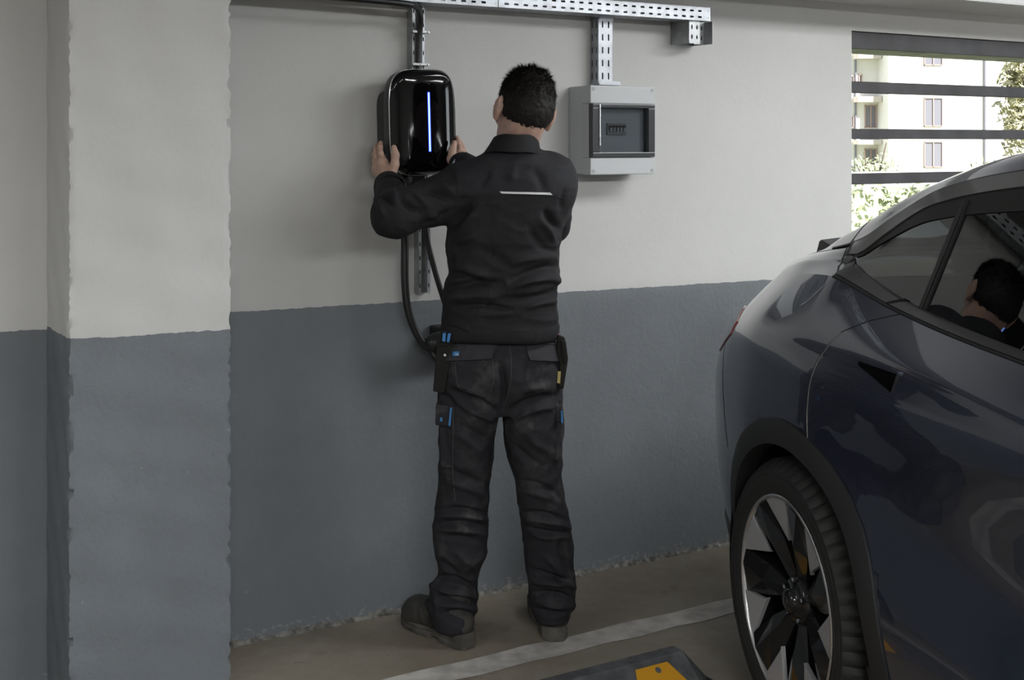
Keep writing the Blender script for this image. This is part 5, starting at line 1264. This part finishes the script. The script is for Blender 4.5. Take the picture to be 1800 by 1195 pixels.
slab('cargo_pocket', [(972, 700), (988, 702), (989, 800), (981, 816), (974, 806)], 3.71, 3.80, M_trous, trousers, .008)
slab('cargo_flap', [(974, 712), (989, 712), (992, 743), (978, 742)], 3.698, 3.78, M_trous, trousers, .005)
tag(slab('blue_tab', [(986, 722), (988.5, 722), (990, 744), (986.5, 744)], 3.694, 3.699, M_blue, trousers, .001), 'dark blue edge of the pocket flap')
slab('holster_pocket', [(768, 604), (797, 598), (801, 606), (790, 640), (781, 692), (761, 688), (765, 640)], 3.672, 3.69, M_pouch, trousers, .004)
tag(slab('holster_pocket', [(776, 580), (797, 582), (800, 604), (770, 612)], 3.668, 3.70, M_pouch, trousers, .004), 'opening of the left holster pocket')
slab('holster_pocket', [(980, 588), (993, 594), (999, 630), (991, 684), (981, 681), (984, 640), (978, 612)], 3.695, 3.715, M_pouch, trousers, .004)
slab('side_pouch', [(985, 597), (995, 600), (999, 634), (990, 640)], 3.688, 3.73, M_pouch, trousers, .005)
tag(slab('pocket_label', [(980.5, 653), (986, 653), (984.5, 674), (979, 673)], 3.690, 3.694, M_label, trousers, .0008), 'tan woven label')
mb = MB(); c = PT(782, 624, 3.669); mb.tube([c, c+Vector((0, .004, 0))], .0042, 14); mkmb('rivet', mb, M_silver, trousers)
# tools carried in the holster pockets (things of their own)
def tool(name, label, cat, quads, Y0, Y1, m):
    c = PT(quads[0][0][0], quads[0][2][1], Y0); t = thing(name, label, cat, c)
    for q in quads:
        mb = MB(); a = [PT(x, y, Y0) for (x, y) in q]; b = [p+Vector((0, Y1-Y0, 0)) for p in a]; n_ = len(a)
        mb.add([p-c for p in a+b], [tuple(range(n_)), tuple(range(n_, 2*n_))[::-1]]+[(i, (i+1) % n_, n_+(i+1) % n_, n_+i) for i in range(n_)]); mb.build('handle', m, t, False, .0015)
    return t
tool('pliers', 'pliers with two blue handles in the left holster pocket of the worker', 'pliers', [[(778, 586), (784, 585), (783, 601), (777, 600)], [(787, 586), (793, 586), (790, 602), (785, 601)]], 3.650, 3.662, M_blue)
tool('screwdriver', 'screwdriver with a red handle in the right holster pocket of the worker', 'screwdriver', [[(977, 586), (983.5, 588), (984.5, 600), (979, 599)]], 3.705, 3.717, M_red)
# --- boots
def boot(h, d, left):
    z0 = fz(h+d*.13); n_ = Vector((-d.y, d.x, 0))
    def Lp(x, y, z): return h+d*x+n_*y+Vector((0, 0, z0+z))
    lo = np.minimum(np.array(Lp(0, 0, 0)), np.array(Lp(.3, 0, 0)))-.09; hi = np.maximum(np.array(Lp(0, 0, 0)), np.array(Lp(.3, 0, .2)))+.09
    f = Field(lo, hi, .0042)
    f.chain([Lp(.045, 0, .060), Lp(.12, 0, .062), Lp(.19, 0, .055), Lp(.235, 0, .050)], [.040, .042, .045, .046], .02)
    f.chain([Lp(.052, 0, .060), Lp(.060, 0, .155)], [.041, .047], .03); f.chain([Lp(.09, 0, .10), Lp(.155, 0, .078)], [.034, .030], .03)
    f.ell(Lp(.240, 0, .047), (.052, .052, .045), None, .02)
    zc = z0+.024; f.a = np.maximum(f.a, np.broadcast_to((zc-(f.lo[2]+np.arange(f.n[2])*f.vx))[None, None, :], f.a.shape).astype(np.float32))
    V, F_ = f.mesh(); V = fold(V, F_, [], .0035, (1, 1, 1), 31, 22)
    b = mkmesh('boot', V, F_, M_boot, man)
    mb = MB(); vs = []; xs = np.linspace(-.006, .302, 78); rows = []
    for i, x in enumerate(xs):
        hw = np.interp(x, [-.006, .0, .02, .07, .12, .19, .25, .285, .298, .302], [.012, .026, .038, .041, .038, .050, .050, .036, .020, .006])
        zb = .0+(.011 if .095 < x < .135 else 0)+(.0055 if (i % 5 == 0 and not .09 < x < .14) else 0); zt = np.interp(x, [0, .04, .12, .2, .3], [.047, .042, .034, .034, .046])
        for (y, z) in ((-hw*.92, zb), (-hw, zb+.004), (-hw*1.04, .018), (-hw*1.0, .022), (-hw*1.05, .027), (-hw*.98, zt), (hw*.98, zt), (hw*1.05, .027), (hw*1.0, .022), (hw*1.04, .018), (hw, zb+.004), (hw*.92, zb)): vs.append(Lp(x, y, z))
    K = 12; mb.add(vs, [(i*K+k, (i+1)*K+k, (i+1)*K+(k+1) % K, i*K+(k+1) % K) for i in range(len(xs)-1) for k in range(K)]+[tuple(range(K)), tuple((len(xs)-1)*K+k for k in range(K))])
    autosmooth(mkmb('sole', mb, M_sole, b), 40)
    for k in range(4):
        x = .118+.021*k; z = .118-.0085*k; mb = MB(); mb.tube([Lp(x, -.030, z-.018), Lp(x+.006, -.012, z+.003), Lp(x+.006, .012, z+.003), Lp(x, .030, z-.018)], .0024, 8); mkmb('lace', mb, M_hole, b, True)
    mb = MB(); mb.tube(smoothpath([Lp(.115, 0, .118), Lp(.12, .028, .130), Lp(.13, .05, .112), Lp(.135, .052, .094)], 5), .002, 7); mkmb('lace', mb, M_hole, b, True)
    mb = MB(); mb.tube(smoothpath([Lp(.115, 0, .118), Lp(.135, .012, .135), Lp(.165, .030, .110), Lp(.172, .036, .085)], 5), .002, 7); mkmb('lace', mb, M_hole, b, True)
boot(HL_, FL, True); boot(HRr, FR, False)
